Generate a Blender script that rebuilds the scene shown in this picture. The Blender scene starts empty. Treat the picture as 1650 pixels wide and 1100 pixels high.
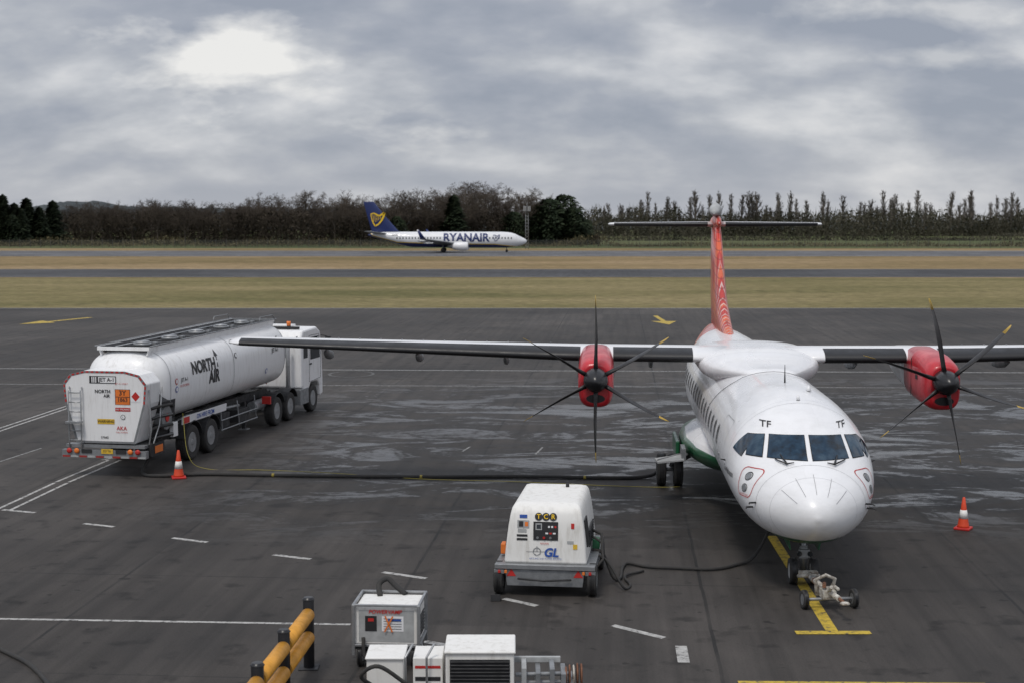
import bpy, bmesh, math, random
from mathutils import Vector, Matrix, noise as mnoise
R = math.radians
random.seed(7)
scene = bpy.context.scene
COL = scene.collection

# ------------------------------------------------------------------ materials
def newmat(name):
    m = bpy.data.materials.new(name); m.use_nodes = True
    nt = m.node_tree; b = nt.nodes["Principled BSDF"]
    return m, nt, b
def N(nt, t, **k):
    n = nt.nodes.new(t)
    for a, v in k.items(): setattr(n, a, v)
    return n
def math_n(nt, op, a, b=None, c=None, clamp=False):
    n = N(nt, 'ShaderNodeMath', operation=op); n.use_clamp = clamp
    for i, x in enumerate((a, b, c)):
        if x is None: continue
        if isinstance(x, (int, float)): n.inputs[i].default_value = x
        else: nt.links.new(x, n.inputs[i])
    return n.outputs[0]
def noise_n(nt, vec, scale, detail=4, rough=.55, dist=0):
    n = N(nt, 'ShaderNodeTexNoise'); n.inputs['Scale'].default_value = scale
    n.inputs['Detail'].default_value = detail; n.inputs['Roughness'].default_value = rough
    n.inputs['Distortion'].default_value = dist
    if vec is not None: nt.links.new(vec, n.inputs['Vector'])
    return n.outputs['Fac']
def ramp_n(nt, fac, stops, interp='LINEAR'):
    r = N(nt, 'ShaderNodeValToRGB'); r.color_ramp.interpolation = interp
    e = r.color_ramp.elements
    while len(e) < len(stops): e.new(.5)
    for i, (p, c) in enumerate(stops):
        e[i].position = p
        e[i].color = (c, c, c, 1) if isinstance(c, (int, float)) else (c[0], c[1], c[2], 1)
    nt.links.new(fac, r.inputs[0]); return r.outputs[0]
def mix_n(nt, fac, a, b, mode='MIX'):
    n = N(nt, 'ShaderNodeMix', data_type='RGBA', blend_type=mode)
    for sock, x in ((n.inputs[0], fac), (n.inputs[6], a), (n.inputs[7], b)):
        if isinstance(x, (int, float)): sock.default_value = x
        elif isinstance(x, tuple): sock.default_value = (x[0], x[1], x[2], 1)
        else: nt.links.new(x, sock)
    return n.outputs[2]
def mapping_n(nt, vec, scale=(1, 1, 1), rot=(0, 0, 0), loc=(0, 0, 0)):
    n = N(nt, 'ShaderNodeMapping'); n.inputs['Scale'].default_value = scale
    n.inputs['Rotation'].default_value = rot; n.inputs['Location'].default_value = loc
    nt.links.new(vec, n.inputs['Vector']); return n.outputs[0]
def bump_n(nt, b, h, strength, dist=.02):
    n = N(nt, 'ShaderNodeBump'); n.inputs['Strength'].default_value = strength
    n.inputs['Distance'].default_value = dist
    nt.links.new(h, n.inputs['Height']); nt.links.new(n.outputs[0], b.inputs['Normal'])

def M(name, col, rough=.5, metal=0., var=.18, scale=2.5, bump=0., coat=0., dirt=None):
    m, nt, b = newmat(name)
    tc = N(nt, 'ShaderNodeTexCoord').outputs['Object']
    f = noise_n(nt, tc, scale, 6, .65)
    dark = tuple(c * (1 - var) for c in col) if dirt is None else dirt
    lo = ramp_n(nt, f, [(.32, dark), (.62, col)])
    nt.links.new(lo, b.inputs['Base Color'])
    rr = ramp_n(nt, f, [(.3, min(1, rough * 1.35)), (.7, rough * .85)])
    nt.links.new(rr, b.inputs['Roughness'])
    b.inputs['Metallic'].default_value = metal
    if coat: b.inputs['Coat Weight'].default_value = coat; b.inputs['Coat Roughness'].default_value = .08
    if bump:
        bump_n(nt, b, noise_n(nt, tc, scale * 14, 5, .6), bump)
    return m
def streaky(name, col, dirt, rough=.45, coat=.15, amt=1.):
    m, nt, b = newmat(name)
    tc = N(nt, 'ShaderNodeTexCoord').outputs['Object']
    f = noise_n(nt, mapping_n(nt, tc, (5, 5, .7)), 1.6, 6, .7)
    g = noise_n(nt, tc, 1.1, 5, .6)
    k = math_n(nt, 'MULTIPLY', ramp_n(nt, f, [(.48, 0), (.72, 1)]), ramp_n(nt, g, [(.4, .15), (.65, .8)]))
    c = mix_n(nt, math_n(nt, 'MULTIPLY', k, amt), col, dirt)
    nt.links.new(c, b.inputs['Base Color'])
    nt.links.new(ramp_n(nt, f, [(.3, rough*.8), (.7, min(1, rough*1.4))]), b.inputs['Roughness'])
    b.inputs['Coat Weight'].default_value = coat; b.inputs['Coat Roughness'].default_value = .1
    return m

WHITE = M('white_paint', (.82, .82, .83), .32, var=.06, scale=1.2, coat=.4)
TWHITE = streaky('tank_white_paint', (.82, .82, .82), (.46, .44, .41), .36, .2, .8)
DWHITE = streaky('worn_white_paint', (.78, .77, .74), (.38, .35, .30), .5, 0, 1.0)
GREY = M('grey_metal', (.30, .31, .32), .45, metal=.5, var=.35, scale=5, bump=.1)
ALU = M('bare_aluminium', (.42, .43, .44), .45, metal=.8, var=.35, scale=4)
LGREY = M('light_grey_paint', (.42, .43, .43), .5, var=.3, scale=4, bump=.05)
DARK = M('dark_chassis', (.026, .026, .028), .6, var=.4, scale=5, bump=.1)
BLACK = M('black_gloss', (.012, .012, .014), .3, var=.3, scale=3)
BLADEM = M('propeller_black', (.018, .017, .018), .38, var=.4, scale=3)
RUBBER = M('tyre_rubber', (.022, .022, .023), .8, var=.4, scale=9, bump=.2, dirt=(.05, .047, .043))
BOOT = M('deicing_boot_rubber', (.014, .014, .016), .42, var=.3, scale=2)
GLASS = M('tinted_glass', (.02, .026, .032), .06, var=.2, scale=1.5, coat=.4)
BLUEGLASS, nt, bs = newmat('windscreen_glass')
tc = N(nt, 'ShaderNodeTexCoord').outputs['Object']
nt.links.new(ramp_n(nt, noise_n(nt, tc, 3.2, 4, .6), [(.35, (.006, .012, .020)), (.5, (.012, .035, .065)), (.66, (.04, .075, .11))]), bs.inputs['Base Color'])
bs.inputs['Roughness'].default_value = .06; bs.inputs['Specular IOR Level'].default_value = .4
RED = M('red_paint', (.60, .016, .028), .33, var=.3, scale=2.2, coat=.4)
SIGNRED = M('sign_red', (.52, .025, .02), .5, var=.15)
DRED = M('dirty_reflective_red', (.34, .03, .025), .5, var=.3, scale=8)
ORANGE = M('orange_paint', (.80, .2, .03), .5, var=.2)
YELLOW = M('yellow_paint', (.72, .46, .04), .5, var=.2, scale=8)
TIPY = M('blade_tip_paint', (.50, .33, .05), .5, var=.3, scale=8)
RAILYEL = M('barrier_yellow', (.74, .34, .035), .48, var=.3, scale=5, bump=.15)
GREEN = M('green_paint', (.012, .13, .05), .35, var=.25, coat=.3)
BLUE = M('blue_ink', (.02, .08, .35), .5, var=.1)
NAVY = M('navy_paint', (.008, .022, .12), .3, var=.15, coat=.3)
INK = M('black_ink', (.02, .02, .022), .5, var=.1)
TOWWHITE = M('towbar_chipped_paint', (.6, .58, .52), .55, var=.6, scale=11, bump=.2, dirt=(.14, .10, .07))
RUST = M('rusty_steel', (.25, .11, .06), .75, var=.6, scale=12, bump=.2)
GOLD = M('gold_yellow', (.85, .55, .02), .4, var=.1)
SEAM = M('seam_grey', (.26, .26, .27), .5)

# ------------------------------------------------------------------ mesh builder
class MB:
    def __init__(s): s.v = []; s.f = []; s.mi = []; s.sm = []; s.mats = []
    def mat(s, m):
        if m not in s.mats: s.mats.append(m)
        return s.mats.index(m)
    def add(s, vs, fs, m, smooth=False):
        o = len(s.v); s.v += [tuple(v) for v in vs]; k = s.mat(m)
        for f in fs:
            s.f.append([i + o for i in f]); s.mi.append(k); s.sm.append(smooth)
        return s
    def box(s, c, d, m, rot=None):
        x, y, z = d[0] / 2, d[1] / 2, d[2] / 2
        vs = [Vector(p) for p in ((-x,-y,-z),(x,-y,-z),(x,y,-z),(-x,y,-z),(-x,-y,z),(x,-y,z),(x,y,z),(-x,y,z))]
        if rot is not None: vs = [rot @ v for v in vs]
        vs = [v + Vector(c) for v in vs]
        return s.add(vs, [(0,3,2,1),(4,5,6,7),(0,1,5,4),(1,2,6,5),(2,3,7,6),(3,0,4,7)], m)
    def prism(s, poly, fn, a, b, m, smooth=False):
        n = len(poly)
        vs = [fn(p[0], p[1], a) for p in poly] + [fn(p[0], p[1], b) for p in poly]
        s.add(vs, [tuple((i, (i+1) % n, n + (i+1) % n, n + i)) for i in range(n)], m, smooth)
        o = len(s.v) - 2 * n; k = s.mat(m)
        for f in (list(range(n))[::-1], list(range(n, 2*n))):
            s.f.append([i + o for i in f]); s.mi.append(k); s.sm.append(False)
        return s
    def loft(s, rings, m, caps=True, smooth=True, close=True):
        n = len(rings[0]); vs = [p for r in rings for p in r]; fs = []
        for j in range(len(rings) - 1):
            for i in range(n if close else n - 1):
                i2 = (i + 1) % n
                fs.append((j*n+i, j*n+i2, (j+1)*n+i2, (j+1)*n+i))
        s.add(vs, fs, m, smooth)
        if caps:
            o = len(s.v) - len(vs); k = s.mat(m)
            for st in (0, (len(rings)-1)*n):
                s.f.append([o + st + i for i in range(n)]); s.mi.append(k); s.sm.append(False)
        return s
    def cyl(s, p0, p1, r0, m, r1=None, n=14, caps=True):
        return s.tube([p0, p1], [r0, r0 if r1 is None else r1], m, n, caps)
    def tube(s, pts, r, m, n=10, caps=True):
        pts = [Vector(p) for p in pts]
        if isinstance(r, (int, float)): r = [r] * len(pts)
        rings = []; prev = None
        for i, p in enumerate(pts):
            if i == 0: t = pts[1] - p
            elif i == len(pts) - 1: t = p - pts[i-1]
            else: t = (pts[i+1] - pts[i-1])
            t.normalize()
            if prev is None:
                up = Vector((0, 0, 1)) if abs(t.z) < .9 else Vector((1, 0, 0))
                a = t.cross(up).normalized()
            else:
                a = (prev - t * prev.dot(t)).normalized()
            prev = a; b = t.cross(a)
            rings.append([p + (a * math.cos(2*math.pi*k/n) + b * math.sin(2*math.pi*k/n)) * r[i] for k in range(n)])
        return s.loft(rings, m, caps)
    def revolve(s, prof, c, m, axis='X', n=28, smooth=True):
        rings = []
        for r, a in prof:
            ring = []
            for k in range(n):
                t = 2*math.pi*k/n; u, w = r*math.cos(t), r*math.sin(t)
                p = {'X': (a, u, w), 'Y': (u, a, w), 'Z': (u, w, a)}[axis]
                ring.append((c[0]+p[0], c[1]+p[1], c[2]+p[2]))
            rings.append(ring)
        return s.loft(rings, m, True, smooth)
    def quad(s, a, b, c, d, m): return s.add([a, b, c, d], [(0, 1, 2, 3)], m)
    def obj(s, name, parent=None, bevel=0, label=None, loc=None):
        me = bpy.data.meshes.new(name)
        me.from_pydata(s.v, [], s.f)
        for m in s.mats: me.materials.append(m)
        me.polygons.foreach_set('material_index', s.mi)
        me.polygons.foreach_set('use_smooth', s.sm)
        bm = bmesh.new(); bm.from_mesh(me); bmesh.ops.recalc_face_normals(bm, faces=bm.faces); bm.to_mesh(me); bm.free()
        me.update()
        ob = bpy.data.objects.new(name, me); COL.objects.link(ob)
        if parent: ob.parent = parent
        if loc: ob.location = loc
        if bevel:
            md = ob.modifiers.new('bevel', 'BEVEL'); md.width = bevel; md.segments = 2
            md.limit_method = 'ANGLE'; md.angle_limit = R(40)
        if label: ob['label'] = label
        return ob

def root(name, label, cat, loc=(0, 0, 0), rz=0, group=None):
    e = bpy.data.objects.new(name, None); COL.objects.link(e)
    e.empty_display_size = .3
    e.location = loc; e.rotation_euler = (0, 0, rz)
    e['label'] = label; e['category'] = cat
    if group: e['group'] = group
    return e
def dup(src, loc, rz=0, sc=(1, 1, 1), parent=None):
    o = src.copy(); COL.objects.link(o)
    if parent is None:
        o.location = loc; o.rotation_euler = (0, 0, rz); o.scale = sc
    else: o.parent = parent
    for ch in list(src.children):
        dup(ch, None, parent=o)
    return o
def single(ob, label, cat, group=None):
    ob['label'] = label; ob['category'] = cat
    if group: ob['group'] = group
    return ob
def structure(ob):
    ob['kind'] = 'structure'; return ob

_tc = {}
def text_geo(body, size, bold=0., cut=0, align='CENTER', shear=0.):
    key = (body, size, bold, cut, align, shear)
    if key in _tc: return _tc[key]
    cu = bpy.data.curves.new('t', 'FONT'); cu.body = body; cu.size = size; cu.offset = bold * size
    cu.align_x = align; cu.align_y = 'CENTER'; cu.resolution_u = 3; cu.shear = shear
    ob = bpy.data.objects.new('t', cu); COL.objects.link(ob)
    dg = bpy.context.evaluated_depsgraph_get(); dg.update()
    me = bpy.data.meshes.new_from_object(ob.evaluated_get(dg))
    bpy.data.objects.remove(ob); bpy.data.curves.remove(cu)
    bm = bmesh.new(); bm.from_mesh(me); bpy.data.meshes.remove(me)
    if cut:
        xs = [v.co.x for v in bm.verts]; ys = [v.co.y for v in bm.verts]
        for ax, lo, hi in ((0, min(xs), max(xs)), (1, min(ys), max(ys))):
            k = lo + cut
            while k < hi:
                co = (k, 0, 0) if ax == 0 else (0, k, 0); no = (1, 0, 0) if ax == 0 else (0, 1, 0)
                bmesh.ops.bisect_plane(bm, geom=bm.verts[:] + bm.edges[:] + bm.faces[:], plane_co=co, plane_no=no)
                k += cut
    bmesh.ops.triangulate(bm, faces=bm.faces)
    bm.verts.index_update()
    out = ([(v.co.x, v.co.y) for v in bm.verts], [[v.index for v in f.verts] for f in bm.faces])
    bm.free(); _tc[key] = out; return out
def put_text(mb, body, size, fn, m, **k):
    vs, fs = text_geo(body, size, **k)
    mb.add([fn(x, y) for x, y in vs], fs, m)

def wheel(parent, c, r, w, rimmat=ALU, rr=.55, name='wheel'):
    mb = MB(); h = w / 2
    mb.revolve([(r*rr, -h*.8), (r*.8, -h), (r*.95, -h*.92), (r, -h*.6), (r, h*.6), (r*.95, h*.92), (r*.8, h), (r*rr, h*.8)], (0, 0, 0), RUBBER, n=32)
    for a in (-.3, 0, .3):
        mb.revolve([(r*1.004, h*a-.008), (r*1.004, h*a+.008)], (0, 0, 0), BLACK, n=32)
    t = mb.obj(name, parent, loc=c)
    mb = MB()
    for sg in (-1, 1):
        mb.revolve([(r*rr*1.04, sg*h*.82), (r*rr*.95, sg*h*.86), (r*rr*.85, sg*h*.45), (r*.24, sg*h*.4), (r*.22, sg*h*.8), (r*.12, sg*h*.85)], (0, 0, 0), rimmat, n=24)
        for k in range(8):
            a = k*math.pi/4
            mb.cyl((sg*h*.45, r*.36*math.cos(a), r*.36*math.sin(a)), (sg*h*.6, r*.36*math.cos(a), r*.36*math.sin(a)), r*.045, DARK, n=6)
    mb.obj('rim', t)
    return t
def lerp_tab(tab, s):
    n = len(tab)
    if s <= tab[0][0]: return tab[0][1:]
    if s >= tab[-1][0]: return tab[-1][1:]
    for i in range(n-1):
        if s <= tab[i+1][0]: break
    out = []
    for k in range(1, len(tab[0])):
        def sl(j): return (tab[j+1][k]-tab[j][k])/(tab[j+1][0]-tab[j][0])
        d = sl(i)
        def tan(j):
            if j == 0: return sl(0)
            if j == n-1: return sl(n-2)
            a, b = sl(j-1), sl(j)
            return 0 if a*b <= 0 else 2*a*b/(a+b)
        m0, m1 = tan(i), tan(i+1); h = tab[i+1][0]-tab[i][0]; t = (s-tab[i][0])/h
        out.append((2*t**3-3*t*t+1)*tab[i][k] + (t**3-2*t*t+t)*h*m0 + (-2*t**3+3*t*t)*tab[i+1][k] + (t**3-t*t)*h*m1)
    return out

# ------------------------------------------------------------------ camera
HC = 6.85
cam = bpy.data.objects.new('camera', bpy.data.cameras.new('camera')); COL.objects.link(cam)
cam.location = (0, 0, HC); cam.rotation_euler = (R(90-4.69), 0, 0)
cam.data.lens = 50; cam.data.sensor_width = 36; cam.data.clip_end = 9000; cam.data.clip_start = .1
cam.data.dof.use_dof = True; cam.data.dof.focus_distance = 32; cam.data.dof.aperture_fstop = 1.8
scene.camera = cam
scene.view_settings.view_transform = 'Standard'; scene.view_settings.look = 'None'; scene.view_settings.exposure = 0

# ------------------------------------------------------------------ sky
w = bpy.data.worlds.new('World'); scene.world = w; w.use_nodes = True
nt = w.node_tree; bg = nt.nodes['Background']
SUN_EL, SUN_AZ = 60, 205
sky = N(nt, 'ShaderNodeTexSky', sky_type='NISHITA'); sky.sun_disc = False
sky.sun_elevation = R(SUN_EL); sky.sun_rotation = R(SUN_AZ)
tc = N(nt, 'ShaderNodeTexCoord').outputs['Generated']
sep = N(nt, 'ShaderNodeSeparateXYZ'); nt.links.new(tc, sep.inputs[0])
X, Y, Z = sep.outputs
zc = math_n(nt, 'MAXIMUM', Z, 0.0)
den = math_n(nt, 'ADD', zc, .42)
px = math_n(nt, 'DIVIDE', X, den); py = math_n(nt, 'DIVIDE', Y, den)
cmb = N(nt, 'ShaderNodeCombineXYZ'); nt.links.new(px, cmb.inputs[0]); nt.links.new(py, cmb.inputs[1])
pv = cmb.outputs[0]
def cloud(loc): return noise_n(nt, mapping_n(nt, pv, (1, 1.25, 1), loc=loc), 2.9, 7, .50, .1)
n1 = cloud((3.1, 7.7, 0)); n1b = cloud((3.13, 7.62, 0))
n2 = noise_n(nt, mapping_n(nt, pv, (1, 1.2, 1), loc=(11, 2, 0)), 8.0, 6, .55, .1)
n3 = noise_n(nt, mapping_n(nt, pv, (.9, 1.3, 1), loc=(1, 5, 0)), 1.3, 3, .5, 0)
lit = math_n(nt, 'MULTIPLY', math_n(nt, 'SUBTRACT', n1, n1b), .6)
nn = math_n(nt, 'ADD', math_n(nt, 'ADD', math_n(nt, 'MULTIPLY', n1, .52), math_n(nt, 'MULTIPLY', n2, .14)), lit)
nn = math_n(nt, 'ADD', nn, math_n(nt, 'MULTIPLY', n3, .34))
cl = ramp_n(nt, nn, [(.38, (.315, .345, .41)), (.455, (.375, .40, .46)), (.515, (.45, .47, .515)), (.575, (.55, .565, .60)), (.68, (.74, .74, .75))])
ax = math_n(nt, 'DIVIDE', X, math_n(nt, 'MAXIMUM', Y, .05)); az = math_n(nt, 'DIVIDE', Z, math_n(nt, 'MAXIMUM', Y, .05))
gap_parts = []
for cx_, cz_, sx_, sz_, k_ in ((-.20, .118, .062, .026, 1.0), (-.062, .066, .040, .012, .55), (.26, .15, .09, .016, .5), (.31, .115, .05, .01, .4)):
    gx = math_n(nt, 'DIVIDE', math_n(nt, 'SUBTRACT', ax, cx_), sx_); gz = math_n(nt, 'DIVIDE', math_n(nt, 'SUBTRACT', az, cz_), sz_)
    gr = math_n(nt, 'SQRT', math_n(nt, 'ADD', math_n(nt, 'MULTIPLY', gx, gx), math_n(nt, 'MULTIPLY', gz, gz)))
    g_ = math_n(nt, 'SUBTRACT', math_n(nt, 'ADD', math_n(nt, 'MULTIPLY', math_n(nt, 'SUBTRACT', math_n(nt, 'ADD', math_n(nt, 'MULTIPLY', n2, .6), math_n(nt, 'MULTIPLY', n1, .4)), .5), 6), 1.35), gr)
    gap_parts.append(math_n(nt, 'MULTIPLY', ramp_n(nt, g_, [(0, 0), (.5, .4), (1.0, 1)]), k_))
gm = gap_parts[0]
for g_ in gap_parts[1:]: gm = math_n(nt, 'MAXIMUM', gm, g_)
cl = mix_n(nt, gm, cl, (.86, .85, .83))
hz = ramp_n(nt, Z, [(0, 1), (.07, 0)])
cl = mix_n(nt, math_n(nt, 'MULTIPLY', hz, .5), cl, (.53, .54, .575))
upn = math_n(nt, 'MULTIPLY_ADD', ramp_n(nt, Z, [(.17, 0.0), (.6, 1.0)]), .65, 1.0)
vm = N(nt, 'ShaderNodeVectorMath', operation='SCALE'); nt.links.new(cl, vm.inputs[0]); nt.links.new(upn, vm.inputs['Scale'])
skyc = mix_n(nt, 1.0, sky.outputs[0], (.1, .1, .1), 'MULTIPLY')
fin = mix_n(nt, .94, skyc, vm.outputs[0])
nt.links.new(fin, bg.inputs[0]); bg.inputs[1].default_value = 1.0
sl = bpy.data.lights.new('sun', 'SUN'); sl.energy = 1.5; sl.angle = R(12); sl.color = (1, .95, .88)
so = bpy.data.objects.new('sun', sl); COL.objects.link(so)
d = Vector((math.sin(R(SUN_AZ))*math.cos(R(SUN_EL)), math.cos(R(SUN_AZ))*math.cos(R(SUN_EL)), math.sin(R(SUN_EL))))
so.rotation_euler = d.to_track_quat('Z', 'Y').to_euler()

# ------------------------------------------------------------------ ground
def grass_mat(name, a, b, c, sc):
    m, nt, bs = newmat(name)
    tc = N(nt, 'ShaderNodeTexCoord').outputs['Object']
    f1 = noise_n(nt, mapping_n(nt, tc, (.35, 1, 1)), sc, 8, .65)
    f2 = noise_n(nt, mapping_n(nt, tc, (.6, 1, 1)), sc * 22, 6, .7)
    c1 = ramp_n(nt, f1, [(.36, a), (.5, b), (.64, c)])
    c2 = mix_n(nt, 1.0, c1, ramp_n(nt, f2, [(.3, .5), (.7, 1.4)]), 'MULTIPLY')
    nt.links.new(c2, bs.inputs['Base Color']); bs.inputs['Roughness'].default_value = .95
    bs.inputs['Specular IOR Level'].default_value = .1
    bump_n(nt, bs, f2, .6, .2)
    return m
GR_NEAR = grass_mat('winter_grass', (.13, .12, .05), (.195, .165, .078), (.25, .205, .105), .06)
GR_TAN = grass_mat('dry_grass', (.17, .13, .06), (.24, .175, .09), (.30, .22, .125), .03)
GR_FIELD = grass_mat('field_grass', (.05, .07, .025), (.10, .115, .045), (.15, .14, .07), .012)

def asphalt(name, base, joints=False, wet=True, rough=.72):
    m, nt, bs = newmat(name)
    tc = N(nt, 'ShaderNodeTexCoord').outputs['Object']
    rot = mapping_n(nt, tc, rot=(0, 0, R(4.3)))
    big = noise_n(nt, rot, .07, 6, .6, .4); mid = noise_n(nt, mapping_n(nt, rot, (1, .45, 1)), .55, 7, .65)
    fine = noise_n(nt, tc, 30, 3, .7); blot = noise_n(nt, rot, 1.4, 3, .5); spot = noise_n(nt, rot, 3.3, 2, .5)
    c = ramp_n(nt, big, [(.35, tuple(x*.7 for x in base)), (.65, tuple(x*1.28 for x in base))])
    c = mix_n(nt, 1, c, ramp_n(nt, mid, [(.3, .66), (.7, 1.34)]), 'MULTIPLY')
    c = mix_n(nt, 1, c, ramp_n(nt, fine, [(.3, .8), (.7, 1.2)]), 'MULTIPLY')
    c = mix_n(nt, 1, c, ramp_n(nt, blot, [(.3, .5), (.42, 1)]), 'MULTIPLY')
    c = mix_n(nt, 1, c, ramp_n(nt, spot, [(.26, .45), (.33, 1)]), 'MULTIPLY')
    stk = noise_n(nt, mapping_n(nt, rot, (2.2, .06, 1)), 1.3, 5, .6)
    c = mix_n(nt, 1, c, ramp_n(nt, stk, [(.35, .76), (.6, 1.1)]), 'MULTIPLY')
    rgh = math_n(nt, 'ADD', math_n(nt, 'MULTIPLY', mid, .3), rough - .15)
    if joints:
        s = N(nt, 'ShaderNodeSeparateXYZ'); nt.links.new(rot, s.inputs[0])
        wob = math_n(nt, 'MULTIPLY', math_n(nt, 'SUBTRACT', noise_n(nt, rot, .8, 2), .5), .06)
        def lines(co, period, off, wd):
            q = math_n(nt, 'ADD', math_n(nt, 'ADD', co, off), wob)
            f = math_n(nt, 'FRACT', math_n(nt, 'DIVIDE', q, period))
            dd = math_n(nt, 'MULTIPLY', math_n(nt, 'ABSOLUTE', math_n(nt, 'SUBTRACT', f, .5)), period)
            return math_n(nt, 'LESS_THAN', dd, wd), math_n(nt, 'FLOOR', math_n(nt, 'DIVIDE', q, period))
        j1, i1 = lines(s.outputs[0], 5.6, 1.2, .03)
        j2, i2 = lines(s.outputs[1], 6.1, .6, .025)
        jj = math_n(nt, 'MULTIPLY', math_n(nt, 'MAXIMUM', j1, math_n(nt, 'MULTIPLY', j2, .7)), ramp_n(nt, noise_n(nt, rot, .5, 3), [(.35, .35), (.6, 1)]))
        wn = N(nt, 'ShaderNodeTexWhiteNoise', noise_dimensions='2D')
        cb = N(nt, 'ShaderNodeCombineXYZ'); nt.links.new(i1, cb.inputs[0]); nt.links.new(i2, cb.inputs[1]); nt.links.new(cb.outputs[0], wn.inputs['Vector'])
        c = mix_n(nt, 1, c, ramp_n(nt, wn.outputs[0], [(0, .84), (1, 1.14)]), 'MULTIPLY')
        c = mix_n(nt, math_n(nt, 'MULTIPLY', jj, .8), c, (.012, .012, .012))
    if wet:
        s2 = N(nt, 'ShaderNodeSeparateXYZ'); nt.links.new(tc, s2.inputs[0])
        wn1 = noise_n(nt, mapping_n(nt, tc, (.5, 1, 1), loc=(4, 1, 0)), .50, 8, .66, .9)
        wn2 = noise_n(nt, mapping_n(nt, tc, (.9, 1, 1), loc=(1, 8, 0)), 3.2, 6, .7, .2)
        band = ramp_n(nt, math_n(nt, 'DIVIDE', s2.outputs[1], 100), [(.30, 0), (.35, 1), (.54, .9), (.66, 0)])
        side = ramp_n(nt, math_n(nt, 'DIVIDE', math_n(nt, 'ADD', s2.outputs[0], 20), 40), [(.26, 0), (.36, .8), (.7, 1)])
        wm = ramp_n(nt, math_n(nt, 'ADD', math_n(nt, 'MULTIPLY', wn1, .8), math_n(nt, 'MULTIPLY', wn2, .2)), [(.51, 0), (.55, .7), (.61, 1)])
        wm = math_n(nt, 'MULTIPLY', math_n(nt, 'MULTIPLY', wm, band), side)
        damp = math_n(nt, 'MULTIPLY', math_n(nt, 'MULTIPLY', ramp_n(nt, wn1, [(.40, 0), (.49, 1)]), band), side)
        c = mix_n(nt, math_n(nt, 'MULTIPLY', damp, .6), c, (.014, .014, .014))
        rgh = math_n(nt, 'SUBTRACT', rgh, math_n(nt, 'ADD', math_n(nt, 'MULTIPLY', wm, .47), math_n(nt, 'MULTIPLY', damp, .08)))
        nt.links.new(math_n(nt, 'MULTIPLY_ADD', wm, .55, .26), bs.inputs['Specular IOR Level'])
    else: bs.inputs['Specular IOR Level'].default_value = .3
    nt.links.new(c, bs.inputs['Base Color']); nt.links.new(rgh, bs.inputs['Roughness'])
    bump_n(nt, bs, fine, .25, .01)
    return m
APRON = asphalt('apron_concrete', (.049, .0435, .0395), True)
TAXI = asphalt('taxiway_asphalt', (.05, .05, .053), False, False, .8)
RUNW = asphalt('runway_asphalt', (.11, .11, .115), False, False, .8)
def paint_mat(name, col, thr=.42):
    m, nt, bs = newmat(name)
    tc = N(nt, 'ShaderNodeTexCoord').outputs['Object']
    f = noise_n(nt, tc, 7, 8, .75)
    c = ramp_n(nt, f, [(thr-.06, (.055, .052, .05)), (thr+.03, tuple(x*.72 for x in col)), (thr+.2, col)])
    nt.links.new(c, bs.inputs['Base Color']); bs.inputs['Roughness'].default_value = .7
    return m
MWHITE = paint_mat('white_marking_paint', (.48, .47, .45), .45)
MFADE = paint_mat('faded_white_marking_paint', (.30, .30, .29), .47)
MGHOST = paint_mat('worn_out_marking_paint', (.15, .15, .145), .5)
MYEL = paint_mat('yellow_marking_paint', (.58, .41, .045), .44)

def sheet(name, x0, x1, y0, y1, z, m, nx=1, ny=1, hf=None):
    mb = MB(); vs = []; fs = []
    for j in range(ny+1):
        for i in range(nx+1):
            x = x0+(x1-x0)*i/nx; y = y0+(y1-y0)*j/ny
            vs.append((x, y, z + (hf(x, y) if hf else 0)))
    for j in range(ny):
        for i in range(nx):
            a = j*(nx+1)+i; fs.append((a, a+1, a+nx+2, a+nx+1))
    mb.add(vs, fs, m, True)
    return structure(mb.obj(name))
sheet('ground', -4000, 4000, -800, 7000, -.06, GR_FIELD, 60, 60)
sheet('grass_strip', -420, 420, 115, 184, -.04, GR_NEAR)
sheet('grass_strip', -600, 600, 184, 412, -.045, GR_TAN)
sheet('taxiway', -500, 500, 187, 219, -.02, TAXI)
sheet('runway', -700, 700, 308, 372, -.01, RUNW)
sheet('apron', -300, 300, -60, 116.5, 0, APRON)
mb = MB()
for a, b, z, m in ((116.5, 117.1, -.01, MFADE), (186.2, 187, -.015, MFADE), (219, 219.8, -.015, MFADE), (190, 190.3, -.01, MFADE)):
    mb.quad((-300, a, z), (300, a, z), (300, b, z), (-300, b, z), m)
for a, b in ((309.5, 310.6), (369.5, 370.6)):
    mb.quad((-600, a, 0), (600, a, 0), (600, b, 0), (-600, b, 0), MWHITE)
structure(mb.obj('pavement_edge_line'))
def line(mb, p, q, wd, m, z=.004):
    p = Vector(p); q = Vector(q); t = (q-p).normalized(); n = Vector((-t.y, t.x)) * wd/2
    mb.add([(p.x+n.x, p.y+n.y, z), (q.x+n.x, q.y+n.y, z), (q.x-n.x, q.y-n.y, z), (p.x-n.x, p.y-n.y, z)], [(0, 1, 2, 3)], m)
mb = MB()
for p, q in (((-9.86, 32.3), (-9.07, 31.95)), ((-7.46, 30.8), (-6.61, 30.36)), ((-4.98, 29.2), (-4.15, 28.8)), ((-2.56, 27.7), (-1.67, 27.2)),
             ((-.15, 25.7), (.45, 25.2)), ((1.73, 23.95), (2.53, 23.2)), ((-1.45, 23.0), (-1.0, 22.75)), ((-12.3, 33.9), (-11.4, 33.55))):
    line(mb, p, q, .14, MWHITE)
line(mb, (2.76, 22.75), (2.70, 21.86), .19, MWHITE)
line(mb, (-16, 24.75), (-2.78, 24.0), .10, MWHITE)
for x in (-12.45, -12.1):
    line(mb, (x, 33.9), (x+.25, 37.5), .09, MWHITE); line(mb, (x+.25, 37.6), (x+.65, 41.2), .09, MWHITE)
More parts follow.
